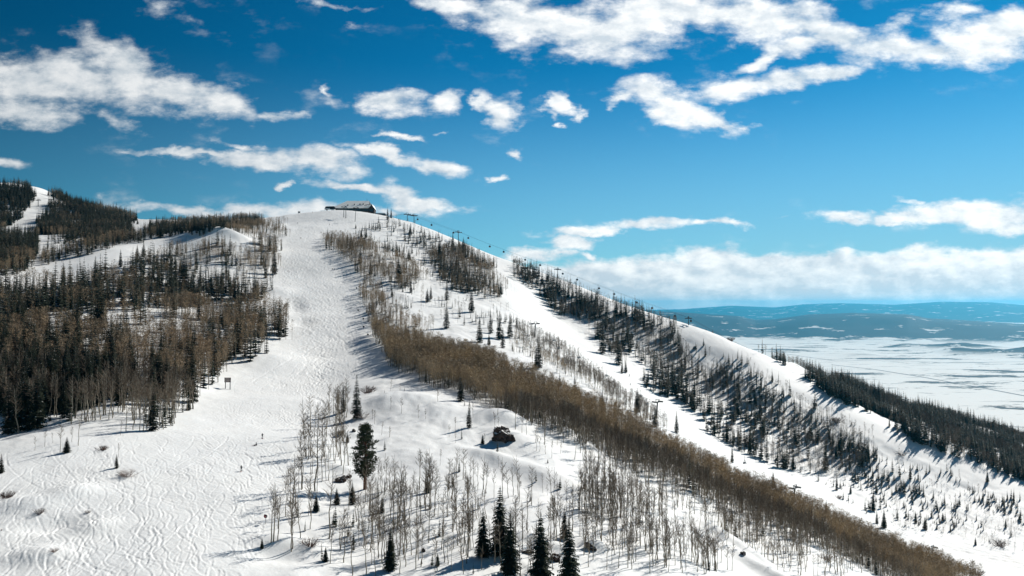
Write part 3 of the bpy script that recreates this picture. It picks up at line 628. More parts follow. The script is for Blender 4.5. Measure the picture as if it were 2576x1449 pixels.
# hero spruces: base u, base v, height in photo units
HS = [(1215,1402,127),(1258,1398,178),(1284,1462,178),(1360,1462,176),(1420,1354,84),(1431,1462,160),(897,1053,115),(863,1036,72),(1159,1010,67),(886,1269,60),(795,1287,46),(847,1270,44),(659,1380,30),(819,1413,40),(982,1435,110),(1101,1424,36),(1062,1452,50),(1214,1117,26),(961,1290,46),(1075,1241,54),(874,1113,26),(1378,1165,12),
(20,1093,150),(385,1084,118),(168,1139,42),(293,1178,38),(3,1190,50),(12,1452,38),(474,1032,34),(413,1049,56),(187,1042,32),(126,1059,20),(65,1081,34),(97,1040,80),(300,1010,70),
(1446,990,52),(1515,1013,32),(1603,1040,66),(1648,1075,62),(1702,1090,58),(1354,927,84),(1348,925,50),(1556,918,72),(1565,940,38),(1574,938,33),(1515,890,62),(1408,973,36),(1842,1166,47),(1945,1229,45),(2079,1303,47),(1829,1113,54),(2077,1183,72),(1995,1183,46),(1887,1143,50),(1975,1180,34),(2114,1143,65),(2105,1233,40),(2150,1336,28),(2197,1286,46),(2224,1329,48),(2206,1318,36),(2327,1333,34),(2530,1328,24),(2304,1316,30),(2454,1371,20),(2290,1206,44),(2484,1213,30),(2400,1330,22),(2372,1310,22),(2140,1242,24),
(1123,826,66),(1186,786,66),(1124,756,55),(1206,863,66),(1234,839,60),(1256,855,75),(1265,876,56),(1283,850,66),(1230,868,32),(1003,710,68),(1139,632,50),(1166,637,42),(1106,656,66),(1033,590,32),(975,553,34),(984,549,26),(906,663,42),(932,691,36),(962,760,40),(986,746,24),(1034,736,30),(1075,760,36),(1084,753,38),(1001,906,48),(1010,905,36),(895,575,14),(909,597,24),(921,598,26),
(463,729,93),(248,803,93),(202,793,90),(239,709,67),(160,712,52),(48,769,70),(83,780,80),(428,919,84),(553,922,100),(488,919,110),(528,870,80),(72,919,110),(160,900,110),(361,646,40),(345,659,46),(303,672,48),(133,919,90),(317,865,95),(600,770,60),(640,740,66),(668,700,60),(690,690,70),(270,900,70),(560,640,30),
(2117,975,52),(2135,985,50),(2200,1010,56),(2212,1015,60),(2310,1040,50),(2450,1080,52),(2390,1062,40),(1975,920,24),(1970,918,20),(1340,700,34),(1311,690,26),(1421,760,40),(1345,700,28),(1525,818,60),(1550,800,50),(1620,830,50),(1640,835,46),(1770,870,20),(323,560,16),(338,562,16),(346,564,14),(1180,1076,66)]
CLEARINGS = [[(590,765),(745,750),(735,800),(640,795)],[(500,690),(600,685),(692,715),(640,745),(510,725)],[(290,810),(420,815),(530,800),(500,845),(330,860)],[(60,600),(140,590),(215,600),(215,618),(80,622)],[(200,900),(260,890),(290,930),(210,940)]]
trees = []          # kind, x, y, z, height, u, v, place, hero
def add_tree(kind, x, y, z, h, place, hero=False):
    u, v = project(x, y, z); trees.append([kind, x, y, z, h, float(u), float(v), place, hero])
heroxy = []
def place_of(u, v):
    for z in Z:
        if inpoly(np.array([u]), np.array([v]), z[0])[0]: return z[6]
    return 'standing alone on open snow'
for (u, v, hp) in HS:
    x, y, z = hit(u, v)
    if v > 1449: y = 186.; x = (u - CX) / F * y; z = float(ground(x, y)); u2, v2 = project(x, y, z); hp = hp + float(v2) - v
    add_tree('spruce', x, y, z, hp * y / F, place_of(u, v), True); heroxy.append((x, y))
HA = [(151,1139,80),(197,1121,85),(181,1112,45),(88,1133,42),(112,1124,48),(133,1115,32),(303,1095,45),(317,1085,92),(335,1082,98),(351,1083,75),(360,1085,92),(297,1150,38),
 (681,1366,155),(688,1362,148),(699,1360,130),(738,1265,126),(745,1294,119),(759,1232,155),(771,1153,115),(793,1236,200),(827,1355,190),(840,1160,97),(809,1164,92),(719,1300,120),(1008,1268,112),(1017,1306,128),(1000,1326,128),(959,1362,140),
 (1141,1328,110),(1082,1299,100),(1067,1270,95),(1049,1395,110),(1017,1402,112),(887,1448,150),(921,1445,130),(945,1448,112),(865,1415,120),(1198,1307,100),(1176,1287,90),(1163,1327,82),(1180,1380,120),(1190,1380,92),(1245,1417,110),(1211,1434,70),
 (768,1150,112),(776,1156,100),(781,1148,96),(700,1330,90),(724,1260,95),(730,1275,112),(752,1240,100),(880,1266,90),(1010,1040,42),(1053,1052,40),(1130,1100,36),(1145,1085,38),(980,1100,30),(1245,1075,45),(1190,1050,40)]
for (u, v, hp) in HA:
    x, y, z = hit(u, v); add_tree('aspen', x, y, z, hp * y / F, place_of(u, v), True)
zr = np.random.default_rng(11)
def DM(p): return 2.15 if ('left wood' in p) else 2.9 if ('wood' in p or 'band' in p or 'thicket' in p or 'aspen stand at' in p or 'left' in p or 'along the right' in p) else 2.0
for (poly, dens, sp, ah, sh, clump, place, _a, _b) in Z:
    pu = [p[0] for p in poly]; pv = [p[1] for p in poly]
    k = blur(inpoly(GU, GV, poly).astype(float), 2) > .01; k &= (gy > 150) & (gy < 1330)
    cells = np.argwhere(k)
    if len(cells) == 0: print('empty zone', place); continue
    cx_, cy_ = GX0 + cells[:, 0] * GC, GY0 + cells[:, 1] * GC
    n = zr.poisson(dens * DM(place) * GC * GC, len(cells)); x = np.repeat(cx_, n) + zr.uniform(-GC / 2, GC / 2, n.sum()); y = np.repeat(cy_, n) + zr.uniform(-GC / 2, GC / 2, n.sum())
    z = ground(x, y); u, v = project(x, y, z); nz = fbm(x, y, 28, 3, 120) * 1.6; ns = fbm(x, y, 35, 2, 140) * 1.5
    du_, dv_ = 30 * fbm(x, y, 22, 3, 160), 22 * fbm(x, y, 22, 3, 170)       # ragged edges
    if v.size and 'left' not in place and 'near piste' not in place: du_, dv_ = du_ * .7, dv_ * .7
    keep = inpoly(u + du_, v + dv_, poly) & (zr.random(len(x)) < np.clip(.62 + clump * nz * 1.3, 0, 1))
    issp = zr.random(len(x)) < np.clip(sp * (1 + ns * 1.6), 0, 1)
    hh = np.where(issp, sh[0] + (sh[1] - sh[0]) * zr.random(len(x)) ** 1.4, zr.uniform(ah[0], ah[1], len(x)))
    for cl in CLEARINGS: keep &= ~(inpoly(u + du_, v + dv_, cl) & (zr.random(len(x)) < .8))
    keep &= seen(x, y, z, hh * .9) & (np.abs(x / y) < .70)
    for i in np.where(keep)[0]: add_tree('spruce' if issp[i] else 'aspen', x[i], y[i], z[i], hh[i], place)
print('trees', len(trees), sum(t[0] == 'spruce' for t in trees))

# ------------------------------------------------------------------ individuals and the massed woods
def screen_size(t):
    h = t[4] * F / t[2]; top = t[6] - h
    vis = min(t[6], 1449) - max(top, 0)
    return vis if -10 < t[5] < 2586 else -1
AREAL = {}
order = []
for kind in ('spruce', 'aspen'):
    l = [t for t in trees if t[0] == kind]; l.sort(key=screen_size, reverse=True)
    l = [t for t in l if t[8]] + [t for t in l if not t[8]]
    order.append((kind, l[:298], l[298:]))
def wordy(t, kind):
    h = t[4]; sz = ('small' if h < 5 else 'short' if h < 8.5 else 'tall' if h < 13 else 'very tall') if kind == 'spruce' else ('low' if h < 7 else 'slim' if h < 10.5 else 'tall')
    pl = t[7]
    u, v = t[5], t[6]
    return sz, pl
def near_word(u, v):
    marks = [(1265,1085,'brown boulder'),(925,1150,'big clumpy pine'),(573,979,'trail sign'),(660,1097,'upper standing skier'),(607,1180,'lower standing skier'),(668,1307,'red marker disc'),(880,525,'summit lodge'),
             (1345,840,'upper chairlift tower'),(1652,1045,'middle chairlift tower'),(2000,1250,'lower chairlift tower'),(1327,1388,'flat dark rock'),(1398,1403,'red-brown rock'),(1487,1377,'slanting dark rock'),(858,1205,'snow-capped dark rock'),
             (1155,600,'leftmost single gondola tower'),(1405,690,'middle gondola tower'),(1734,808,'right gondola tower'),(385,1060,'wood-tip spruce'),(20,1050,'frame-edge spruce'),(1280,1380,'bottom spruce cluster'),
             (1785,1063,'capped piste rocks'),(1583,842,'ridge-wood rock'),(560,590,'snow knoll'),(128,490,'hilltop lift station')]
    b = min(marks, key=lambda m: math.hypot(m[0] - u, (m[1] - v) * 1.3)); d = math.hypot(b[0] - u, b[1] - v)
    du, dv = u - b[0], v - b[1]
    side = ('left of' if du < 0 else 'right of') if abs(du) > abs(dv) else ('above' if dv < 0 else 'below')
    dist = 'just ' if d < 60 else '' if d < 180 else 'well '
    return dist + side + ' the ' + b[2]
labels_seen = {}
SIZES_S = ['smallest','small','short','medium','fairly tall','tall','very tall','tallest']
def make_individual(kind, ts):
    protos = A_NEAR if kind == 'aspen' else S_NEAR
    base = {}
    rows = []
    for i, t in enumerate(ts):
        sz, pl = wordy(t, kind); nw = near_word(t[5], t[6])
        pl = pl if len((sz + ' dark spruce ' + nw + ' ' + pl).split()) < 0 else 'standing'; key = (sz, nw); rows.append((t, sz, pl, nw)); base.setdefault(key, []).append(i)
    for i, (t, sz, pl, nw) in enumerate(rows):
        x, y, z, h = t[1:5]; mt, mc = protos[(i * 5 + int(x * 7)) % len(protos)]
        e = link('spruce_tree' if kind == 'spruce' else 'aspen_tree', None, None, (x, y, z - .1)); e.rotation_euler = (0, 0, random.uniform(0, 6.28))
        s = h if kind == 'spruce' else h / 14.; wv = random.uniform(.85, 1.15)
        if kind == 'spruce' and h < 7: wv *= 1.35
        if t[8] and kind == 'spruce' and t[6] > 1330: wv = 1.28
        e.scale = (s * wv, s * wv, s)
        if kind == 'aspen': e.rotation_euler.x = random.gauss(0, .035); e.rotation_euler.y = random.gauss(0, .035)
        link('trunk', mt, e); link('crown', mc, e)
        look = (sz + (' dark spruce ' if kind == 'spruce' else ' bare aspen '))
        tag(e, look + nw + ('' if pl.startswith('standing') else ', ' + pl), 'spruce' if kind == 'spruce' else 'aspen',
            ('dark spruces ' if kind == 'spruce' else 'bare aspens ') + t[7])
        if len(e['label'].split()) > 16: e['label'] = look + nw
        labels_seen.setdefault(e['label'], []).append(e)
for kind, ind, rest in order: make_individual(kind, ind)
# trees with the same words are told apart by their order across the photo
def nth(q): return str(q) + ('th' if 10 <= q % 100 <= 20 else {1: 'st', 2: 'nd', 3: 'rd'}.get(q % 10, 'th'))
for lab, es in list(labels_seen.items()):
    if len(es) > 1:
        es.sort(key=lambda o: o.location.x / o.location.y)
        for q, o in enumerate(es):
            o['label'] = lab.split(', ')[0] + ', ' + ('leftmost' if q == 0 else 'rightmost' if q == len(es) - 1 else nth(q + 1) + ' from left')
def merge(name, protos, ts, mats, unit, label, cat, mid=None):
    Vs = []; Fs = []; Ms = []; off = 0; r = np.random.default_rng(3)
    by = {}
    protos = list(protos) + list(mid or []); nf = len(protos) - len(mid or [])
    for t in ts:
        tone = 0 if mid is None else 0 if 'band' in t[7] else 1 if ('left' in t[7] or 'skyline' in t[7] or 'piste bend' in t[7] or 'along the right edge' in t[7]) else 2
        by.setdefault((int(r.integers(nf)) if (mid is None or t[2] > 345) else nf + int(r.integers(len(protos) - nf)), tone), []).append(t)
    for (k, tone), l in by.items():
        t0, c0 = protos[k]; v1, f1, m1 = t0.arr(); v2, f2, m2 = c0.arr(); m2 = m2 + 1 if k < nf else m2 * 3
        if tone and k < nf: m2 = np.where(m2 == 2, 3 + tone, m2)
        v = np.vstack([v1, v2]); f = np.vstack([f1, f2 + len(v1)]); m = np.r_[m1, m2]
        X = np.array([[q[1], q[2], q[3] - .1] for q in l]); S = np.array([q[4] for q in l]) / unit; n = len(l); a = r.uniform(0, 6.28, n); w = r.uniform(.72, 1.3, n)
        lx, ly = r.normal(0, .03, n), r.normal(0, .03, n)
        P = v[None] * np.stack([S * w, S * w, S], -1)[:, None]
        ca, sa = np.cos(a)[:, None], np.sin(a)[:, None]
        x = P[..., 0] * ca - P[..., 1] * sa + P[..., 2] * lx[:, None]; y = P[..., 0] * sa + P[..., 1] * ca + P[..., 2] * ly[:, None]
        P = np.stack([x, y, P[..., 2]], -1) + X[:, None]
        Vs.append(P.reshape(-1, 3)); Fs.append((f[None] + (np.arange(n) * len(v))[:, None, None] + off).reshape(-1, 3)); Ms.append(np.tile(m, n)); off += n * len(v)
    me = mesh_np(name, np.vstack(Vs), np.vstack(Fs), mats, np.concatenate(Ms)); o = link(name, me); tag(o, label, cat, kind='stuff'); return o
merge('spruce_forest', S_FAR, order[0][2], [M_SPRBARK, M_SPRUCE, M_SNOWCAP], 1., 'dark spruces massed through the woods on both sides of the pistes', 'forest')
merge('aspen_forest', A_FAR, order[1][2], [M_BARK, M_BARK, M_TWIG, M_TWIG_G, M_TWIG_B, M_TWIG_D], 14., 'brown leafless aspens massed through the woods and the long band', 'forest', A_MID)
# ------------------------------------------------------------------ solid shapes
def boxes(name, parent, m, bl, label=None):
    vs = []; fs = []
    for (x0, x1, y0, y1, z0, z1) in bl:
        n = len(vs); vs += [(x0, y0, z0), (x1, y0, z0), (x1, y1, z0), (x0, y1, z0), (x0, y0, z1), (x1, y0, z1), (x1, y1, z1), (x0, y1, z1)]
        fs += [(n, n+3, n+2, n+1), (n+4, n+5, n+6, n+7), (n, n+1, n+5, n+4), (n+1, n+2, n+6, n+5), (n+2, n+3, n+7, n+6), (n+3, n, n+4, n+7)]
    me = bpy.data.meshes.new(name); me.from_pydata(vs, [], fs); me.materials.append(m); me.update(); o = link(name, me, parent)
    if label: o['label'] = label
    return o
def poly(name, parent, m, vs, fs, label=None):
    me = bpy.data.meshes.new(name); me.from_pydata([tuple(v) for v in vs], [], fs); me.materials.append(m); me.update(); o = link(name, me, parent)
    if label: o['label'] = label
    return o
def extr(name, parent, m, prof, y0, y1, axis='y', label=None):
    """a side outline (x, z) pushed from y0 to y1"""
    n = len(prof); vs = [(p[0], y0, p[1]) for p in prof] + [(p[0], y1, p[1]) for p in prof]
    if axis == 'x': vs = [(v[1], v[0], v[2]) for v in vs]
    fs = [tuple(range(n)), tuple(range(2 * n - 1, n - 1, -1))] + [(i, i + n, (i + 1) % n + n, (i + 1) % n) for i in range(n)]
    return poly(name, parent, m, vs, fs, label)
def tubes(name, parent, m, l, k=6, label=None, smooth=True):
    t = TM()
    for pts, rad in l: t.tube(pts, rad if isinstance(rad, (list, tuple)) else [rad] * len(pts), k)
    v, f, mm = t.arr(); o = link(name, mesh_np(name, v, f, [m], smooth=smooth), parent)
    if label: o['label'] = label
    return o
def root(name, loc, label, cat, group=None, rz=0.):
    e = link(name, None, None, loc); e.rotation_euler.z = rz; tag(e, label, cat, group); return e
def copy_tree(o, parent=None):
    c = o.copy(); COL.objects.link(c); c.parent = parent
    for ch in list(o.children): copy_tree(ch, c)
    return c

# ------------------------------------------------------------------ summit lodge
LY = 1074.; k = LY / F; gxl, gyl = (885 - CX) / F * LY, LY
gz = -(534.8 - HOR) / F * LY
def LX(u): return (u - 885) * k
def LZ(v): return (537 - v) * k
lod = root('ski_lodge', (gxl, gyl, gz), 'large summit lodge with a broad snow covered roof and dark timber walls', 'lodge')
boxes('wall', lod, M_WOOD, [(LX(837), LX(929), 0, 22, -3, LZ(525.2))], 'dark timber front wall')
boxes('foundation', lod, M_STONE, [(LX(858), LX(926), -1.2, -.01, -4.5, LZ(532.5))])
# main roof: eaves along the front, ridge further back, hip at the left end
eL, eR, rL, rR = LX(833), LX(930), LX(865), LX(921)
poly('roof', lod, M_SNOWCAP, [(eL, -1.5, LZ(525)), (eR, -1.5, LZ(525)), (rR, 19, LZ(502.3)), (rL, 19, LZ(502.3)), (LX(848), 30, LZ(519)), (eR, 30, LZ(519)),
     (eL, -1.5, LZ(526)), (eR, -1.5, LZ(526)), (LX(848), 30, LZ(520)), (eR, 30, LZ(520)), (LX(856), 8.7, LZ(513.8))],
     [(0, 1, 2, 3, 10), (3, 2, 5, 4), (0, 10, 3, 4), (6, 8, 9, 7), (0, 6, 7, 1), (0, 4, 8, 6), (4, 5, 9, 8), (1, 7, 9, 5)], 'white snow covered roof')
rf = [c for c in lod.children if c.name.startswith('roof')][0]
poly('gable', lod, M_WOOD, [(rR + .05, 19, LZ(502.9)), (LX(925), 8, LZ(514.5)), (LX(925), 26, LZ(514.5))], [(0, 1, 2)])
for uu_, yy_, w_ in ((872, 3.5, 1.3), (888, 4.5, 1.2), (902, 5, 1.5), (910, 5.5, 1.4)):
    yy_ *= 1.6; tt_ = (yy_ + 1.5) / 20.5; zz_ = LZ(525) + (LZ(502.3) - LZ(525)) * tt_
    boxes('roof_vent', rf, M_STEEL, [(LX(uu_) - w_ / 2, LX(uu_) + w_ / 2, yy_ - w_ / 2, yy_ + w_ / 2, zz_ - 1, zz_ + 1.3)])
for uu_, hh_ in ((893, 1.4), (915.5, 3.4), (917.8, 2.)): tubes('mast', rf, M_STEEL, [([(LX(uu_), 19, LZ(502.3)), (LX(uu_), 19, LZ(502.3) + hh_)], .14)], 4)
# cross wing with a gable at the right
wx0, wx1, px_ = LX(927.5), LX(941), LX(935)
poly('wing_wall', lod, M_WOOD, [(wx0, -3, -4), (wx1, -1, -4), (wx1, -1, LZ(527)), (px_, -2, LZ(517)), (wx0, -3, LZ(525.6)), (wx1 - 1, 18, -4), (wx1 - 1, 18, LZ(527)), (wx0, 18, -4), (wx0, 18, LZ(526)), (px_, 18, LZ(517))],
     [(0, 1, 2, 3, 4), (1, 5, 6, 2), (7, 0, 4, 8), (5, 7, 8, 9, 6)], 'timber gable wall with tall windows')
poly('wing_roof', lod, M_SNOWCAP, [(LX(913), -4.2, LZ(525.4)), (wx0 + .3, -4.3, LZ(525.3)), (px_, -3.5, LZ(516)), (LX(921), 6, LZ(517)), (px_, 18, LZ(516)), (wx1 + .9, -2, LZ(527.6)), (wx1 - .2, 19, LZ(527.6))],
     [(0, 1, 2, 3), (3, 2, 4), (2, 5, 6, 4)], 'snow covered roof of the gabled wing')
poly('roof_shade', lod, M_DARKROOF, [(LX(914), -1.1, LZ(519.8)), (LX(933), -3.2, LZ(516.8)), (LX(934.6), -3.0, LZ(515.8)), (LX(919), -.6, LZ(516.6))], [(0, 1, 2, 3)], 'bare dark strip of roof')  # shade on the roof beside the gable, painted as a dark sheet
for i_ in range(3):
    x_ = wx0 + 1.6 + i_ * 1.6; w = boxes('window', lod, M_WOOD, [(x_, x_ + 1.3, -3.16 + .15 * i_ * 1.0, -2.6, 1.0, 5.4 - abs(i_ - 1) * .8)]); boxes('pane', w, M_GLASS, [(x_ + .15, x_ + 1.15, -3.2 + .15 * i_, -3.1 + .15 * i_, 1.15, 5.2 - abs(i_ - 1) * .8)])
for i_ in range(14):
    x_ = LX(843) + i_ * 3.25; w = boxes('window', lod, M_STONE, [(x_, x_ + 2.1, -.12, .3, 2.9, 5.0)]); boxes('pane', w, M_GLASS, [(x_ + .15, x_ + 1.95, -.16, -.1, 3.05, 4.85)])
boxes('deck', lod, M_WOODRED, [(LX(905), LX(930), -3.2, -.02, .6, 1.0)])
dk = [c for c in lod.children if c.name.startswith('deck')][0]
tubes('railing', dk, M_STEEL, [([(LX(905), -3.1, 2.0), (LX(930), -3.1, 2.0)], .06)] + [([(LX(905) + i * 1.5, -3.1, 1.0), (LX(905) + i * 1.5, -3.1, 2.0)], .05) for i in range(9)], 4)
# dark annex
ax = root('annex_building', unproj(955, 541, 1066), 'low dark flat building on the slope right of the summit lodge', 'building')
boxes('wall', ax, M_WOOD, [(-8.5, 8.0, 0, 9, -3, 1.5)]); boxes('window_band', ax, M_GLASS, [(-7.9, 7.4, -.06, -.01, .1, 1.2)]); boxes('roof', ax, M_CANVAS, [(-6.5, 7.2, -.5, 8, 1.503, 2.8)])
boxes('terrace', ax, M_DARKROOF, [(-11, -5, -1.5, 5, -.6, .25)])
def terminal(loc, label, s=1., ws=1.):
    t = root('lift_terminal', loc, label, 'lift station')
    extr('hood', t, M_DARKROOF, [(-7 * ws, 1.2), (-5.6 * ws, 4.6), (-4.4 * ws, 5.0), (6.0 * ws, 5.2), (6.8 * ws, 4.6), (7.0 * ws, 1.4)], 0, 5, label='black hooded cover')
    extr('skirt', t, M_SNOWCAP, [(-6.8 * ws, 1.3), (-.3 * ws, 1.3), (.6 * ws, 2.4), (-6.2 * ws, 2.4)], -.14, -.02, label='snow dusted lower panel')
    boxes('column', t, M_STEEL, [(-4.6 * ws, -3.4 * ws, 1.8, 3.2, -3, 1.19)]); boxes('column', t, M_STEEL, [(3.4 * ws, 4.6 * ws, 1.8, 3.2, -3, 1.39)])
    return t
t1_ = terminal(unproj(829, 528.5, 1062), 'black hooded lift terminal standing left of the summit lodge')
boxes('hut', t1_, M_SNOWCAP, [(2.2, 6.9, .4, 4.2, -3, 1.15)], 'pale operator hut under the hood')
t2_ = terminal(unproj(128, 497.5, 1238), 'black hooded lift terminal on the far left hilltop', ws=.82); 
x_, y_, z_ = unproj(111.5, 496.5, 1240)
h_ = root('storage_building', (x_, y_, z_), 'small black building left of the hilltop lift terminal', 'building')
boxes('wall', h_, M_WOOD, [(-3.2, 3.4, 0, 4, -2, 1.8)]); extr('roof', h_, M_DARKROOF, [(-3.7, 1.81), (3.9, 1.81), (3.4, 3.2), (-3.2, 2.6)], -.4, 4.4); boxes('door', h_, M_STEELG, [(.4, 1.4, -.06, -.01, -.5, 1.5)])
# viewing ramp
x_, y_, z_ = unproj(814, 536.5, 1050)
rp = root('loading_ramp', (x_, y_, z_), 'snow covered ramp with a metal railing below the black terminal', 'ramp')
extr('mound', rp, M_SNOWCAP, [(-9, -1.5), (-6.5, .4), (3.5, 3.2), (8.5, 3.4), (9.6, -1.5)], 0, 7)
tubes('railing', rp, M_STEEL, [([(-8.5, -.1, 1.7), (-2.5, -.1, 2.9)], .1), ([(-4, -.1, 3.6), (4.5, -.1, 4.6)], .1)] + [([(-4 + i * 1.7, -.1, 1.2 + .3 * i), (-4 + i * 1.7, -.1, 3.6 + .2 * i)], .09) for i in range(6)], 4)
extr('platform', rp, M_STEEL, [(-5.0, .9), (1.0, 2.9), (1.0, 3.3), (-5.0, 1.2)], -.3, -.02)

# ------------------------------------------------------------------ signs
def sign(u, v, w, bh, ph, rows, label, dark, Y=None):
    x, y, z = hit(u, v) if Y is None else unproj(u, v, Y)
    s = root('trail_sign', (x, y, z), label, 'sign')
    for sx_ in (-.36, .36): boxes('post', s, M_STEELG if rows == 3 else M_WOOD, [(sx_ * w - .16 * w / 3, sx_ * w + .16 * w / 3, -.15, .15, -1.2, ph + .1)])
    n = rows; hh = bh / n
    for i in range(n):
        b = boxes('board', s, dark, [(-w / 2, w / 2, -.28, -.16, ph + i * hh + .03, ph + (i + 1) * hh - .03)])
        # a pale line of painted lettering, too small to read
        r = random.Random(i); xs = -w / 2 + .14 * w; l = []
        while xs < w / 2 - .30 * w:
            q = r.uniform(.05, .09) * w; l.append((xs, xs + q, -.31, -.282, ph + i * hh + hh * .38, ph + i * hh + hh * .60)); xs += q + .018 * w
        l.append((w / 2 - .15 * w, w / 2 - .07 * w, -.30, -.282, ph + i * hh + hh * .38, ph + i * hh + hh * .62))
        boxes('lettering', b, M_WHITE, l)
    return s
sign(573, 979, 3.1, 2.3, 3.3, 3, 'dark red wooden trail sign of three boards on two grey posts', M_SIGN)
sign(752.5, 534, 3.0, 2.2, .6, 2, 'small square black sign on the skyline left of the lodge', M_DARKROOF)

# ------------------------------------------------------------------ gondola line
def g_tower(loc, h, label, rz, s=1.):
    t = root('gondola_tower', loc, label, 'lift tower', 'gondola towers along the right ridge', rz)
    tubes('pole', t, M_STEEL, [([(0, 0, -1.5), (0, 0, h)], [.75 * s, .45 * s])], 8)
    boxes('crossarm', t, M_STEEL, [(-.35, .35, -3.3, 3.3, h - .25, h + .45)])
    for sg in (-1, 1):
        sh = boxes('sheave_assembly', t, M_STEEL, [(-3.3, 3.3, sg * 3.1 - .28, sg * 3.1 + .28, h - .15, h + .4)])
        tubes('sheave', sh, M_CABIN, [([(-2.9 + i * 1.15, sg * 3.1 - .3, h + .45), (-2.9 + i * 1.15, sg * 3.1 + .3, h + .45)], .36) for i in range(6)], 8)
        tubes('catwalk', t, M_STEEL, [([(-3.0, sg * 3.9, h - .3), (3.0, sg * 3.9, h - .3)], .09), ([(-3.0, sg * 3.9, h + .8), (3.0, sg * 3.9, h + .8)], .06)], 4)
    boxes('lifting_frame', t, M_STEEL, [(-.25, .25, -1.6, -1.4, h + .46, h + 2.0), (-.25, .25, 1.4, 1.6, h + .46, h + 2.0), (-.25, .25, -1.8, 1.8, h + 2.003, h + 2.3)])
    return t
GT = [(1024.5, 555, 16.5, 'first steel gondola tower nearest the summit lodge'), (1041.5, 560, 18.5, 'second steel gondola tower, right one of the summit pair'), (1153, 612, 27, 'third gondola tower rising behind tall ridge spruces'),
      (1403, 702, 24, 'fourth gondola tower against white cloud on the ridge'), (1732, 818, 17, 'fifth gondola tower seen against the blue hills')]
gp = []
for u, v, hp, lab in GT:
    x, y, z = hit(u, v); gp.append([x, y, z, hp * y / F, u, v, lab])
ends = gp + [list(unproj(1912, 905, 850)) + [2.]]
tops = [Vector(unproj(985, 541, 1085))] + [Vector((g[0], g[1], g[2] + g[3] + .9)) for g in gp] + [Vector(unproj(1915, 893, 860))]
for i, g in enumerate(gp):
    d = tops[i + 2] - tops[i]; g_tower((g[0], g[1], g[2]), g[3], g[6], math.atan2(d.y, d.x), .7)
tube_pts = []
def rope_line(tops, off, sag, nseg=14):
    out = []
    for a_, b_ in zip(tops[:-1], tops[1:]):
        d = (b_ - a_); n = Vector((-d.y, d.x, 0)).normalized() * off
        for i in range(nseg):
            s = i / nseg; p = a_.lerp(b_, s) + n; p.z -= sag * 4 * s * (1 - s) * d.length / 100; out.append(p)
    out.append(tops[-1] + n); return out
RL = {}
for off, lab in ((3.1, 'steel haul rope of the gondola, uphill strand farther from us'), (-3.1, 'steel haul rope of the gondola, strand nearer to us')):
    pts = rope_line(tops, off, .9); RL[off] = pts
    o = tubes('haul_rope', None, M_STEEL, [(pts, .085)], 4); tag(o, lab, 'cable', 'gondola ropes')
bm_ = boxes('connecting_beam', None, M_STEEL, [(0, (tops[2] - tops[1]).length, -.3, .3, -.25, .3)]); d_ = tops[2] - tops[1]
bm_.location = tops[1] + Vector((0, 0, -1.6)); bm_.rotation_mode = 'QUATERNION'; bm_.rotation_quaternion = d_.to_track_quat('X', 'Z'); tag(bm_, 'steel beam joining the heads of the two summit gondola towers', 'beam')
def rope_at(pts, u):
    us = [float(project(p.x, p.y, p.z)[0]) for p in pts]
    for i in range(len(us) - 1):
        if us[i] <= u <= us[i + 1]: return pts[i].lerp(pts[i + 1], (u - us[i]) / (us[i + 1] - us[i] + 1e-9))
    return pts[-1]
cb0 = root('gondola_cabin', (0, 0, 0), 'x', 'gondola cabin')
t = TM(); rings = [(-3.9, .55), (-3.75, .95), (-3.1, 1.22), (-2.4, 1.22), (-1.9, 1.0), (-1.7, .5), (-1.66, 0.02)]
t.tube([(0, 0, z) for z, _ in rings], [r_ for _, r_ in rings], 10)
v, f, m_ = t.arr(); link('shell', mesh_np('shell', v, f, [M_CABIN]), cb0)
t = TM(); t.tube([(0, 0, -3.0), (0, 0, -2.35)], [1.25, 1.25], 10); v, f, m_ = t.arr(); link('window_band', mesh_np('window_band', v, f, [M_GLASS]), cb0)
tubes('hanger', cb0, M_STEEL, [([(0, 0, -1.7), (.25, 0, -.9), (.25, 0, -.1), (0, 0, .1)], .13)], 4); boxes('ski_rack', cb0, M_STEELG, [(1.23, 1.38, -.5, .5, -3.5, -2.9)])
CAB = [(1050.6,'just right of the second summit tower'),(1085.5,'between the summit towers and the tallest ridge spruce'),(1140.5,'in front of the dark ridge spruce top'),(1178,'just right of the third tower'),(1232,'fifth from the summit over the bare snow crest'),(1267,'above the top of the narrow piste'),
       (1321,'over the small ridge shrubs, left of cloud'),(1359,'second to the left of the fourth tower'),(1415.6,'just right of the fourth tower'),(1452,'one place right of the fourth tower pair'),(1507,'before the white cloud bank, midway down the ridge'),(1545,'just above treetops on the middle ridge'),
       (1601,'above the densest ridge trees'),(1640.5,'where the ridge trees meet the far hills'),(1698,'left of the fifth tower before the hills'),(1738,'touching the fifth tower on its right'),(1792,'lowest one, just above the snow crest'),(1757,'hanging behind the crest, right of the fifth tower')]
for i, (u, lab) in enumerate(CAB[:17]):
    p = rope_at(RL[-3.1], u); c = cb0 if i == 0 else copy_tree(cb0)
    c.location = p; c.rotation_euler.z = random.uniform(-.3, .3); c.scale = (1.0,) * 3
    tag(c, 'dark gondola cabin ' + lab, 'gondola cabin', 'gondola cabins on the ridge rope')

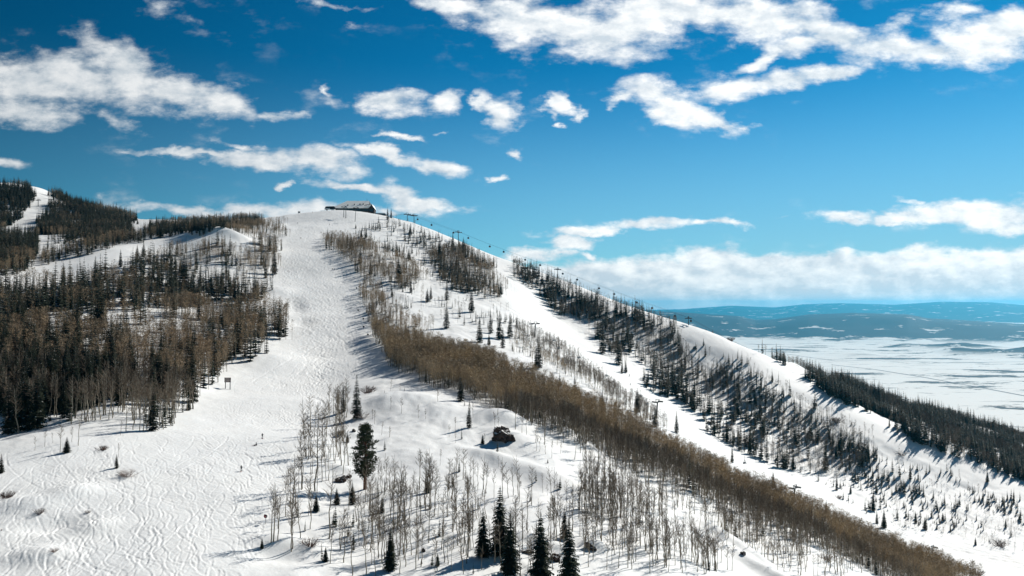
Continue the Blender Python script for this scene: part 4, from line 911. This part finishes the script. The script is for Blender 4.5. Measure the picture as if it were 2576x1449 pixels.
# ------------------------------------------------------------------ chairlift
def c_tower(u, v, hp, label, lean=0., rz=0., group='chairlift towers', m=M_STEEL, s=1.):
    x, y, z = hit(u, v); h = hp * y / F
    t = root('chairlift_tower', (x, y, z), label, 'lift tower', group, rz)
    tubes('pole', t, m, [([(0, 0, -1.5), (lean * h, 0, h)], [.55 * s, .38 * s])], 7)
    boxes('crossarm', t, m, [(lean * h - .3, lean * h + .3, -2.9, 2.9, h - .2, h + .3)])
    for sg in (-1, 1):
        sh = boxes('sheave_assembly', t, m, [(lean * h - 1.9, lean * h + 1.9, sg * 2.6 - .22, sg * 2.6 + .22, h - .15, h + .45)])
        tubes('sheave', sh, M_CABIN, [([(lean * h - 1.5 + i, sg * 2.6 - .26, h + .5), (lean * h - 1.5 + i, sg * 2.6 + .26, h + .5)], .3) for i in range(4)], 7)
    boxes('lifting_frame', t, m, [(lean * h - .15, lean * h + .15, -1.5, -1.3, h + .31, h + 1.5), (lean * h - .15, lean * h + .15, 1.3, 1.5, h + .31, h + 1.5), (lean * h - .15, lean * h + .15, -1.7, 1.7, h + 1.503, h + 1.75)])
    return Vector((x, y, z + h + .5))
ctops = [c_tower(893, 558, 35, 'thin leaning pole tower on the snow below the lodge', .12, 1.2, s=.6),
         c_tower(1131, 706, 27, 'dark chairlift tower half hidden in the wood below the ridge', .05, -.9),
         c_tower(1344, 848, 33, 'chairlift tower standing in the upper thicket beside the chairlift piste', .16, -.9),
         c_tower(1650, 1052, 40, 'chairlift tower rising beside a spruce, middle of the chairlift piste', .14, -.9),
         c_tower(1995, 1262, 34, 'chairlift tower at the far edge of the brown aspen band', .16, -.9),
         c_tower(2346, 1404, 24, 'pale chairlift tower low on the white lower right run', 0, -.9, m=M_STEELG)]
CR = {}
for off, lab in ((2.6, 'thin haul rope of the chairlift, strand on the far side'), (-2.6, 'thin haul rope of the chairlift, strand on the near side')):
    pts = rope_line(ctops[1:], off, 1.3); CR[off] = pts
    o = tubes('haul_rope', None, M_STEEL, [(pts, .035)], 4); tag(o, lab, 'cable', 'chairlift ropes')
ch0 = root('lift_chair', (0, 0, 0), 'x', 'lift chair')
boxes('seat', ch0, M_STEELG, [(-1.5, 1.5, -.35, .35, -3.75, -3.55)]); boxes('backrest', ch0, M_STEELG, [(-1.5, 1.5, .3, .42, -3.5, -2.95)])
tubes('hanger', ch0, M_STEEL, [([(0, .4, -3.0), (0, .2, -1.5), (0, 0, .1)], .1), ([(-1.4, .35, -3.6), (-1.3, .35, -2.3), (1.3, .35, -2.3), (1.4, .35, -3.6)], .09)], 4)
CHR = [(1335,2.6,'just left of the upper piste tower'),(1394.6,2.6,'upper one of a pair above the thicket'),(1405,-2.6,'lower one of a pair above the thicket'),(1456.5,2.6,'left one over the middle of the thicket'),(1470,-2.6,'right one over the middle of the thicket'),
       (1527,2.6,'left one of a pair over open piste'),(1536,-2.6,'right one of a pair over open piste'),(1611,2.6,'just right of the tall thicket-edge spruce'),(1628,-2.6,'shortly left of the middle tower'),(1874,2.6,'halfway between the middle and the next tower'),(1967,-2.6,'just left of the tower by the brown band')]
for i, (u, off, lab) in enumerate(CHR):
    c = ch0 if i == 0 else copy_tree(ch0); c.location = rope_at(CR[off], u); c.rotation_euler.z = .75; tag(c, 'grey lift chair ' + lab, 'lift chair', 'chairs on the chairlift rope')
c_tower(865, 547, 26, 'left leg tower of the lift head before the lodge', 0, 1.3, 'steel towers before the lodge', s=.8); c_tower(870, 549, 24, 'right leg tower of the lift head before the lodge', 0, 1.3, 'steel towers before the lodge', s=.8)
c_tower(96, 520, 16, 'tower on the white run of the far left hill', 0, 1.2, 'towers on the far left hill', s=.8); c_tower(44, 556, 13, 'lower tower beside the far left run', 0, 1.2, 'towers on the far left hill', s=.8)

# ------------------------------------------------------------------ markers
def marker(u, v, h, d, m, label, grp=None):
    x, y, z = hit(u, v); t = root('trail_marker', (x, y, z), label, 'trail marker', grp)
    tubes('pole', t, M_WOOD, [([(0, 0, -.6), (0, 0, h)], .04)], 5)
    prof = [(-.42 * d, .5 * d), (-.5 * d, -.1 * d), (-.32 * d, -.42 * d), (0, -.55 * d), (.35 * d, -.42 * d), (.5 * d, -.05 * d), (.42 * d, .28 * d), (.1 * d, .42 * d)]
    extr('panel', t, m, [(a_, b_ + h) for a_, b_ in prof], -.12, .12)
    return t
mk = marker(668, 1318, 1.9, .85, M_BLACK, 'dark red round marker panel on a thin pole beside the near aspens')
extr('face', mk, M_RED, [(-.3, 2.2), (-.32, 1.75), (-.12, 1.55), (.12, 1.6), (.08, 2.1)], -.15, -.125); boxes('stripe', mk, M_WHITE, [(.12, .2, -.15, -.125, 1.65, 2.0)])
for u, v, lab in ((833.6,631,'at the top bend of the aspen stand'),(897,729,'where the piste edge turns down'),(901,785,'uppermost of four on the lower piste edge'),(914,807,'second of four on the lower piste edge'),(915,827,'third of four on the lower piste edge'),(925.6,847,'lowest of four on the lower piste edge')):
    marker(u, v, 1.5, 1.2, M_BLACK, 'black padded marker ' + lab, 'black markers along the piste edge')
marker(1776, 836, 2.6, 1.0, M_STEEL, 'thin pole with a dark head on the right crest')

# ------------------------------------------------------------------ people on skis
def person_mesh(name, pose):
    J = {'pel': (0, 0, .93), 'spine': (.0, -.02, 1.15), 'chest': (0, -.03, 1.36), 'neck': (0, -.02, 1.52), 'head': (0, -.03, 1.63), 'top': (0, -.02, 1.76),
         'hl': (-.10, 0, .88), 'kl': (-.13, -.10, .50), 'al': (-.13, .0, .10), 'tl': (-.13, -.16, .06), 'hr': (.10, 0, .88), 'kr': (.13, -.10, .50), 'ar': (.13, .0, .10), 'tr': (.13, -.16, .06),
         'sl': (-.20, -.02, 1.42), 'el': (-.33, -.02, 1.18), 'wl': (-.34, -.24, 1.05), 'gl': (-.34, -.31, 1.03), 'sr': (.20, -.02, 1.42), 'er': (.33, -.02, 1.18), 'wr': (.34, -.24, 1.05), 'gr': (.34, -.31, 1.03)}
    if pose == 'gaze': J.update(el=(-.40, .03, 1.22), wl=(-.22, -.12, 1.12), gl=(-.16, -.17, 1.13), er=(.36, -.08, 1.20), wr=(.46, -.30, 1.18), gr=(.50, -.35, 1.18))
    if pose == 'sit':
        J = {k_: (x_, y_, z_ - .72) if z_ > .8 else (x_, y_, z_) for k_, (x_, y_, z_) in J.items()}
        J.update(kl=(-.2, -.42, .34), al=(-.2, -.72, .10), tl=(-.2, -.84, .14), kr=(.2, -.42, .34), ar=(.2, -.72, .10), tr=(.2, -.84, .14), wl=(-.4, .25, .2), gl=(-.42, .3, .1), wr=(.35, -.3, .4), gr=(.33, -.36, .4))
    R = dict(pel=.155, spine=.15, chest=.175, neck=.065, head=.115, top=.085, hl=.11, kl=.075, al=.07, tl=.06, hr=.11, kr=.075, ar=.07, tr=.06, sl=.09, el=.06, wl=.05, gl=.05, sr=.09, er=.06, wr=.05, gr=.05)
    E = [('pel','spine'),('spine','chest'),('chest','neck'),('neck','head'),('head','top'),('pel','hl'),('hl','kl'),('kl','al'),('al','tl'),('pel','hr'),('hr','kr'),('kr','ar'),('ar','tr'),('chest','sl'),('sl','el'),('el','wl'),('wl','gl'),('chest','sr'),('sr','er'),('er','wr'),('wr','gr')]
    K = list(J); me = bpy.data.meshes.new(name); me.from_pydata([J[k_] for k_ in K], [(K.index(a_), K.index(b_)) for a_, b_ in E], [])
    o = bpy.data.objects.new(name, me); COL.objects.link(o)
    md = o.modifiers.new('skin', 'SKIN'); 
    for i_, k_ in enumerate(K): me.skin_vertices[0].data[i_].radius = (R[k_], R[k_] * .85)
    me.skin_vertices[0].data[0].use_root = True
    s_ = o.modifiers.new('sub', 'SUBSURF'); s_.levels = 1; s_.render_levels = 1
    dg = bpy.context.evaluated_depsgraph_get(); nm = bpy.data.meshes.new_from_object(o.evaluated_get(dg)); bpy.data.objects.remove(o); nm.name = name
    nm.materials.clear(); nm.materials.append(M_BLACK); nm.polygons.foreach_set('use_smooth', [True] * len(nm.polygons)); return nm, J
BODY = {p: person_mesh('body', p) for p in ('stand', 'gaze', 'sit')}
GEAR = {}
def person(u, v, pose, label, rz=0., grp=None, skis=True):
    x, y, z = hit(u, v); nm, J = BODY[pose]
    e = root('person', (x, y, z), label, 'person', grp, rz); b = link('body', nm, e)
    if pose not in GEAR:
        hz = J['head']
        hm = tubes('helmet', e, M_CABIN, [([(hz[0], hz[1], hz[2]), (hz[0], hz[1], hz[2] + .07), (hz[0], hz[1] + .01, hz[2] + .14), (hz[0], hz[1] + .01, hz[2] + .17)], [.135, .135, .10, .03])], 10)
        fc = tubes('face', e, M_SKIN, [([(hz[0], hz[1] - .06, hz[2] - .02), (hz[0], hz[1] - .115, hz[2] - .03)], [.08, .05])], 8); gg = boxes('goggles', e, M_GLASS, [(hz[0] - .085, hz[0] + .085, hz[1] - .15, hz[1] - .1, hz[2] - .01, hz[2] + .055)])
        jk = tubes('jacket', e, M_CLOTH2, [([(0, -.0, J['pel'][2] - .08), J['spine'], J['chest'], (0, -.02, J['neck'][2] - .03)], [.20, .19, .205, .09])], 10)
        gear = [hm, fc, gg, jk]
        for sg, t_ in ((-1, 'tl'), (1, 'tr')):
            tx, ty, tz = J[t_]; gear.append(extr('ski', e, M_RED if sg < 0 else M_RED, [(ty - .85, .10), (ty - .75, .03), (ty + .95, .02), (ty + .95, .045), (ty - .75, .055)], tx - .045, tx + .045, 'x'))
            g_ = J['gl' if sg < 0 else 'gr']; gear.append(tubes('pole', e, M_STEEL, [([g_, (g_[0] + sg * .08, g_[1] + .22, max(0, g_[2] - 1.05))], .012)], 4))
            gear.append(tubes('boot', e, M_CABIN, [([(J['al' if sg < 0 else 'ar'][0], J['al' if sg < 0 else 'ar'][1], .28), J['al' if sg < 0 else 'ar'], (tx, ty, .07)], [.085, .095, .06])], 8))
        GEAR[pose] = gear
    else:
        for g in GEAR[pose]: c = g.copy(); COL.objects.link(c); c.parent = e
    return e
PG = 'skiers scattered on the pistes'
person(660, 1103, 'gaze', 'person in black standing on skis, upper of two on the near slope', .5)
person(607, 1186, 'stand', 'person in black standing on skis, lower of two on the near slope', .1)
person(645, 1121, 'sit', 'person in dark clothes sitting low in the snow on the near slope', -1.2)
person(757, 601, 'stand', 'tiny skier in the upper middle of the main piste', .6, PG)
person(836.5, 679, 'stand', 'left one of two skiers side by side on the main piste', .3, PG)
person(840.5, 680, 'stand', 'right one of two skiers side by side on the main piste', .4, PG)
person(828.5, 566, 'stand', 'tiny skier high on the slope under the lodge', .9, PG)
person(748, 563, 'stand', 'tiny skier near the top left of the main piste', .2, PG)
person(786, 535.5, 'stand', 'tiny skier on the skyline left of the lodge', 1.2, PG)
person(155.7, 659, 'stand', 'tiny skier alone on the short run at left', 1.0, PG)
person(99, 655, 'stand', 'left one of two skiers at the far edge of the short run', 1.0, PG)
person(104, 655, 'stand', 'right one of two skiers at the far edge of the short run', .2, PG)
person(1585.6, 970, 'stand', 'skier on the chairlift piste left of the ridge spruces', .8, PG)
person(1584, 947, 'stand', 'skier at the wood edge above the chairlift piste', .3, PG)
person(2370, 1386, 'stand', 'skier right of the pale lowest chairlift tower', .8, PG)

# ------------------------------------------------------------------ rocks
import bmesh
def rock(u, v, w, d, h, label, seed, tilt=0., sink=.3, cap=True, rz=0., Y=None):
    x, y, z = hit(u, v) if Y is None else unproj(u, v, Y)
    e = root('boulder', (x, y, z), label, 'rock', None, rz)
    bm = bmesh.new(); bmesh.ops.create_icosphere(bm, subdivisions=4, radius=1); P = np.array([v_.co[:] for v_ in bm.verts])
    n1 = fbm(P[:, 0] + seed, P[:, 1] + P[:, 2] * .7, .8, 4, 200 + seed); n2 = fbm(P[:, 2] + seed, P[:, 0] - P[:, 1], .5, 3, 220 + seed)
    n3 = np.abs(fbm(P[:, 0] * 1.3 + seed, P[:, 2] * 1.1 + P[:, 1], .42, 4, 240 + seed, .65)); R = 1 + .6 * n1 + .35 * n2 - .75 * n3; P = np.sign(P) * np.abs(P) ** .8 * R[:, None]; P = P * (w / 2, d / 2, h / 2)
    a_ = tilt; P = np.c_[P[:, 0] * math.cos(a_) - P[:, 2] * math.sin(a_), P[:, 1], P[:, 0] * math.sin(a_) + P[:, 2] * math.cos(a_)]; P[:, 2] += h * (.5 - sink)
    F_ = np.array([[q.index for q in f_.verts] for f_ in bm.faces]); bm.free()
    link('stone', mesh_np('stone', P, F_, [M_ROCK]), e)
    if cap:
        Q = P.copy(); tri = Q[F_]; nrm = np.cross(tri[:, 1] - tri[:, 0], tri[:, 2] - tri[:, 0]); nrm /= np.linalg.norm(nrm, axis=1)[:, None] + 1e-9; up = nrm[:, 2] > .72
        use = np.unique(F_[up]); mp_ = -np.ones(len(Q), int); mp_[use] = np.arange(len(use)); Q = Q[use] + (0, 0, .10 + h * .05)
        if len(use): link('snow_cap', mesh_np('snow_cap', Q, mp_[F_[up]], [M_SNOWCAP], smooth=True), e)
    return e
rock(1267, 1106, 9.2, 6., 5.6, 'large rugged brown boulder face on the white knoll', 1, -.62, .22, True, 0)
rock(1247, 1107, 3.4, 2.6, 1.7, 'low snow covered rock at the left foot of the large boulder', 2)
rock(858, 1092, 2.4, 2., 1.9, 'dark rock with snow cap left of the clumpy pine top', 3)
rock(890, 1086, 1.3, 1.2, 1.3, 'small round dark rock just left of the clumpy pine top', 4)
rock(858, 1212, 3.2, 2.6, 2.4, 'black rock under a snow cap left of the clumpy pine trunk', 5)
rock(878, 1201, 1.9, 1.5, 1.2, 'small black rock touching the snow-capped one beside the clumpy pine', 6)
rock(1327, 1391, 2.9, 2., 1.1, 'flat dark rock between the two bottom spruce groups', 7)
rock(1398, 1411, 2.7, 2.2, 2.5, 'red-brown rock between the bottom right spruces', 8)
rock(1487, 1381, 3.2, 1.8, 1.7, 'slanting dark rock in the snow right of the bottom spruces', 9, -.5)
rock(1785, 1066, 3.4, 2.6, 2.6, 'left one of two dark rocks under a snow cushion by the piste', 10); rock(1795, 1063, 2.2, 2., 2.2, 'right one of two dark rocks under a snow cushion by the piste', 11)
rock(1583, 848, 9., 5., 5.5, 'dark rock outcrop inside the ridge wood', 12); rock(1748, 878, 4.5, 3, 3., 'dark rock on the crest of the right slope', 13); rock(1946, 1070, 3.2, 2.6, 2.0, 'small dark rock inside the lower right wood', 14)
rock(1318, 677, 9, 4, 4, 'dark outcrop at the top of the ridge wood beside the piste', 15); rock(1870, 1395, 1.8, 1.4, 1.3, 'small dark rock on the snow rib at bottom right', 16); rock(1065, 1388, .9, .9, 1.1, 'small pointed rock among the near aspens', 17)

# ------------------------------------------------------------------ shrubs
SHB = [tmesh('shrub', shrub(500 + i), [M_SHRUB]) for i in range(4)]
for i, (u, v, hp, lab) in enumerate([(925,988,28,'round brown shrub at the top of the near aspen strip'),(914,1052,27,'reddish shrub right of the twin spruces'),(780,1374,30,'bare shrub on the snow hollow at bottom left of centre'),(258,1133,18,'small bare shrub above the lone little spruce'),
      (322,1199,32,'reddish bare sapling right of the lone little spruce'),(98,1292,20,'reddish brush poking out of a snow hollow at lower left'),(17,1252,24,'bare shrub near the left frame edge'),(137,1388,14,'tiny brush patch in the lower left snow'),(220,1291,11,'faint low brush in the lower left moguls'),
      (2080,1411,26,'brown shrub under the brown band at bottom right'),(2269,1145,18,'reddish shrub on the wind-ridged right slope'),(2105,1063,20,'reddish shrub below the right crest'),(2415,1436,26,'left one of three brown bushes at bottom right'),(2435,1442,26,'middle one of three brown bushes at bottom right'),(2458,1448,24,'right one of three brown bushes at bottom right'),
      (2515,1375,24,'dark bush at the right frame edge'),(2264,1345,16,'pale red shrub on the lower right run'),(2110,1254,12,'low dark brush on the lower chairlift piste'),(1838,850,14,'dark bush on the crest before the blue hills'),(1000,905,20,'bare shrub at the upper tip of the brown band'),(640,1050,0,'')]):
    if hp == 0: continue
    x, y, z = hit(u, v); o = link('shrub', SHB[i % 4], None, (x, y, z)); s = hp * y / F / 2.4; o.scale = (s * 1.3, s * 1.3, s); o.rotation_euler.z = i; tag(o, lab, 'shrub', 'bare shrubs in the snow')

# ------------------------------------------------------------------ the big pine
x, y, z = hit(918, 1231); H = 164 * y / F; r = random.Random(5)
pn = root('pine_tree', (x, y, z), 'big clumpy dark pine with a bare reddish trunk on the near slope', 'pine')
tubes('trunk', pn, M_PINEBARK, [([(0, 0, -.5), (.05, 0, H * .25), (.15, .1, H * .6), (.3, .1, H * .93)], [.55, .46, .30, .08])], 9)
t = TM(); tr = pn.children[0]; br = TM()
for i in range(170):
    s = .2 + .78 * (i + r.random()) / 170; zc = H * s; R = H * .185 * (math.sin(min(1, (s - .12) / .35) * 1.57) * (1.04 - max(0, s - .6) * 1.75)); a = r.uniform(0, 6.283); q = R * r.uniform(.25, 1.0)
    c = Vector((math.cos(a) * q + .2 * s, math.sin(a) * q, zc + q * .12)); br.tube([(.15 * s, .1 * s, zc - q * .25), tuple(c)], [.09, .04], 4)
    cs = r.uniform(.65, 1.15) * (1.1 - s * .35)
    for j in range(44):
        p = c + Vector((r.gauss(0, .55), r.gauss(0, .55), r.gauss(0, .38))) * cs; d = Vector((r.uniform(-1, 1), r.uniform(-1, 1), r.uniform(-.2, 1))).normalized() * r.uniform(.3, .55); w = d.orthogonal().normalized() * r.uniform(.11, .22)
        t.tri(p - w, p + w, p + d)
v, f, m_ = t.arr(); link('crown', mesh_np('crown', v, f, [M_PINE]), pn); v, f, m_ = br.arr(); link('branches', mesh_np('branches', v, f, [M_PINEBARK]), pn)

# ------------------------------------------------------------------ air
if HAZE:
    hz = boxes('haze', None, None, [(-75000, 75000, -6000, 68000, -2000, 260)]) if False else None
    vs = [(x, y, z) for z in (-1900, 260) for x, y in ((-42000, -6000), (42000, -6000), (42000, 47500), (-42000, 47500))]
    me = bpy.data.meshes.new('haze'); me.from_pydata(vs, [], [(0, 3, 2, 1), (4, 5, 6, 7), (0, 1, 5, 4), (1, 2, 6, 5), (2, 3, 7, 6), (3, 0, 4, 7)])
    mh = bpy.data.materials.new('haze'); mh.use_nodes = True; nt = mh.node_tree
    for n in list(nt.nodes):
        if n.type == 'BSDF_PRINCIPLED': nt.nodes.remove(n)
    pv = nt.nodes.new('ShaderNodeVolumePrincipled'); pv.inputs['Density'].default_value = HAZE_DENSITY; pv.inputs['Color'].default_value = (*HAZE_COLOR, 1); pv.inputs['Anisotropy'].default_value = .62
    nt.links.new(pv.outputs[0], [n for n in nt.nodes if n.type == 'OUTPUT_MATERIAL'][0].inputs['Volume'])
    me.materials.append(mh); tag(link('haze', me), kind='stuff')
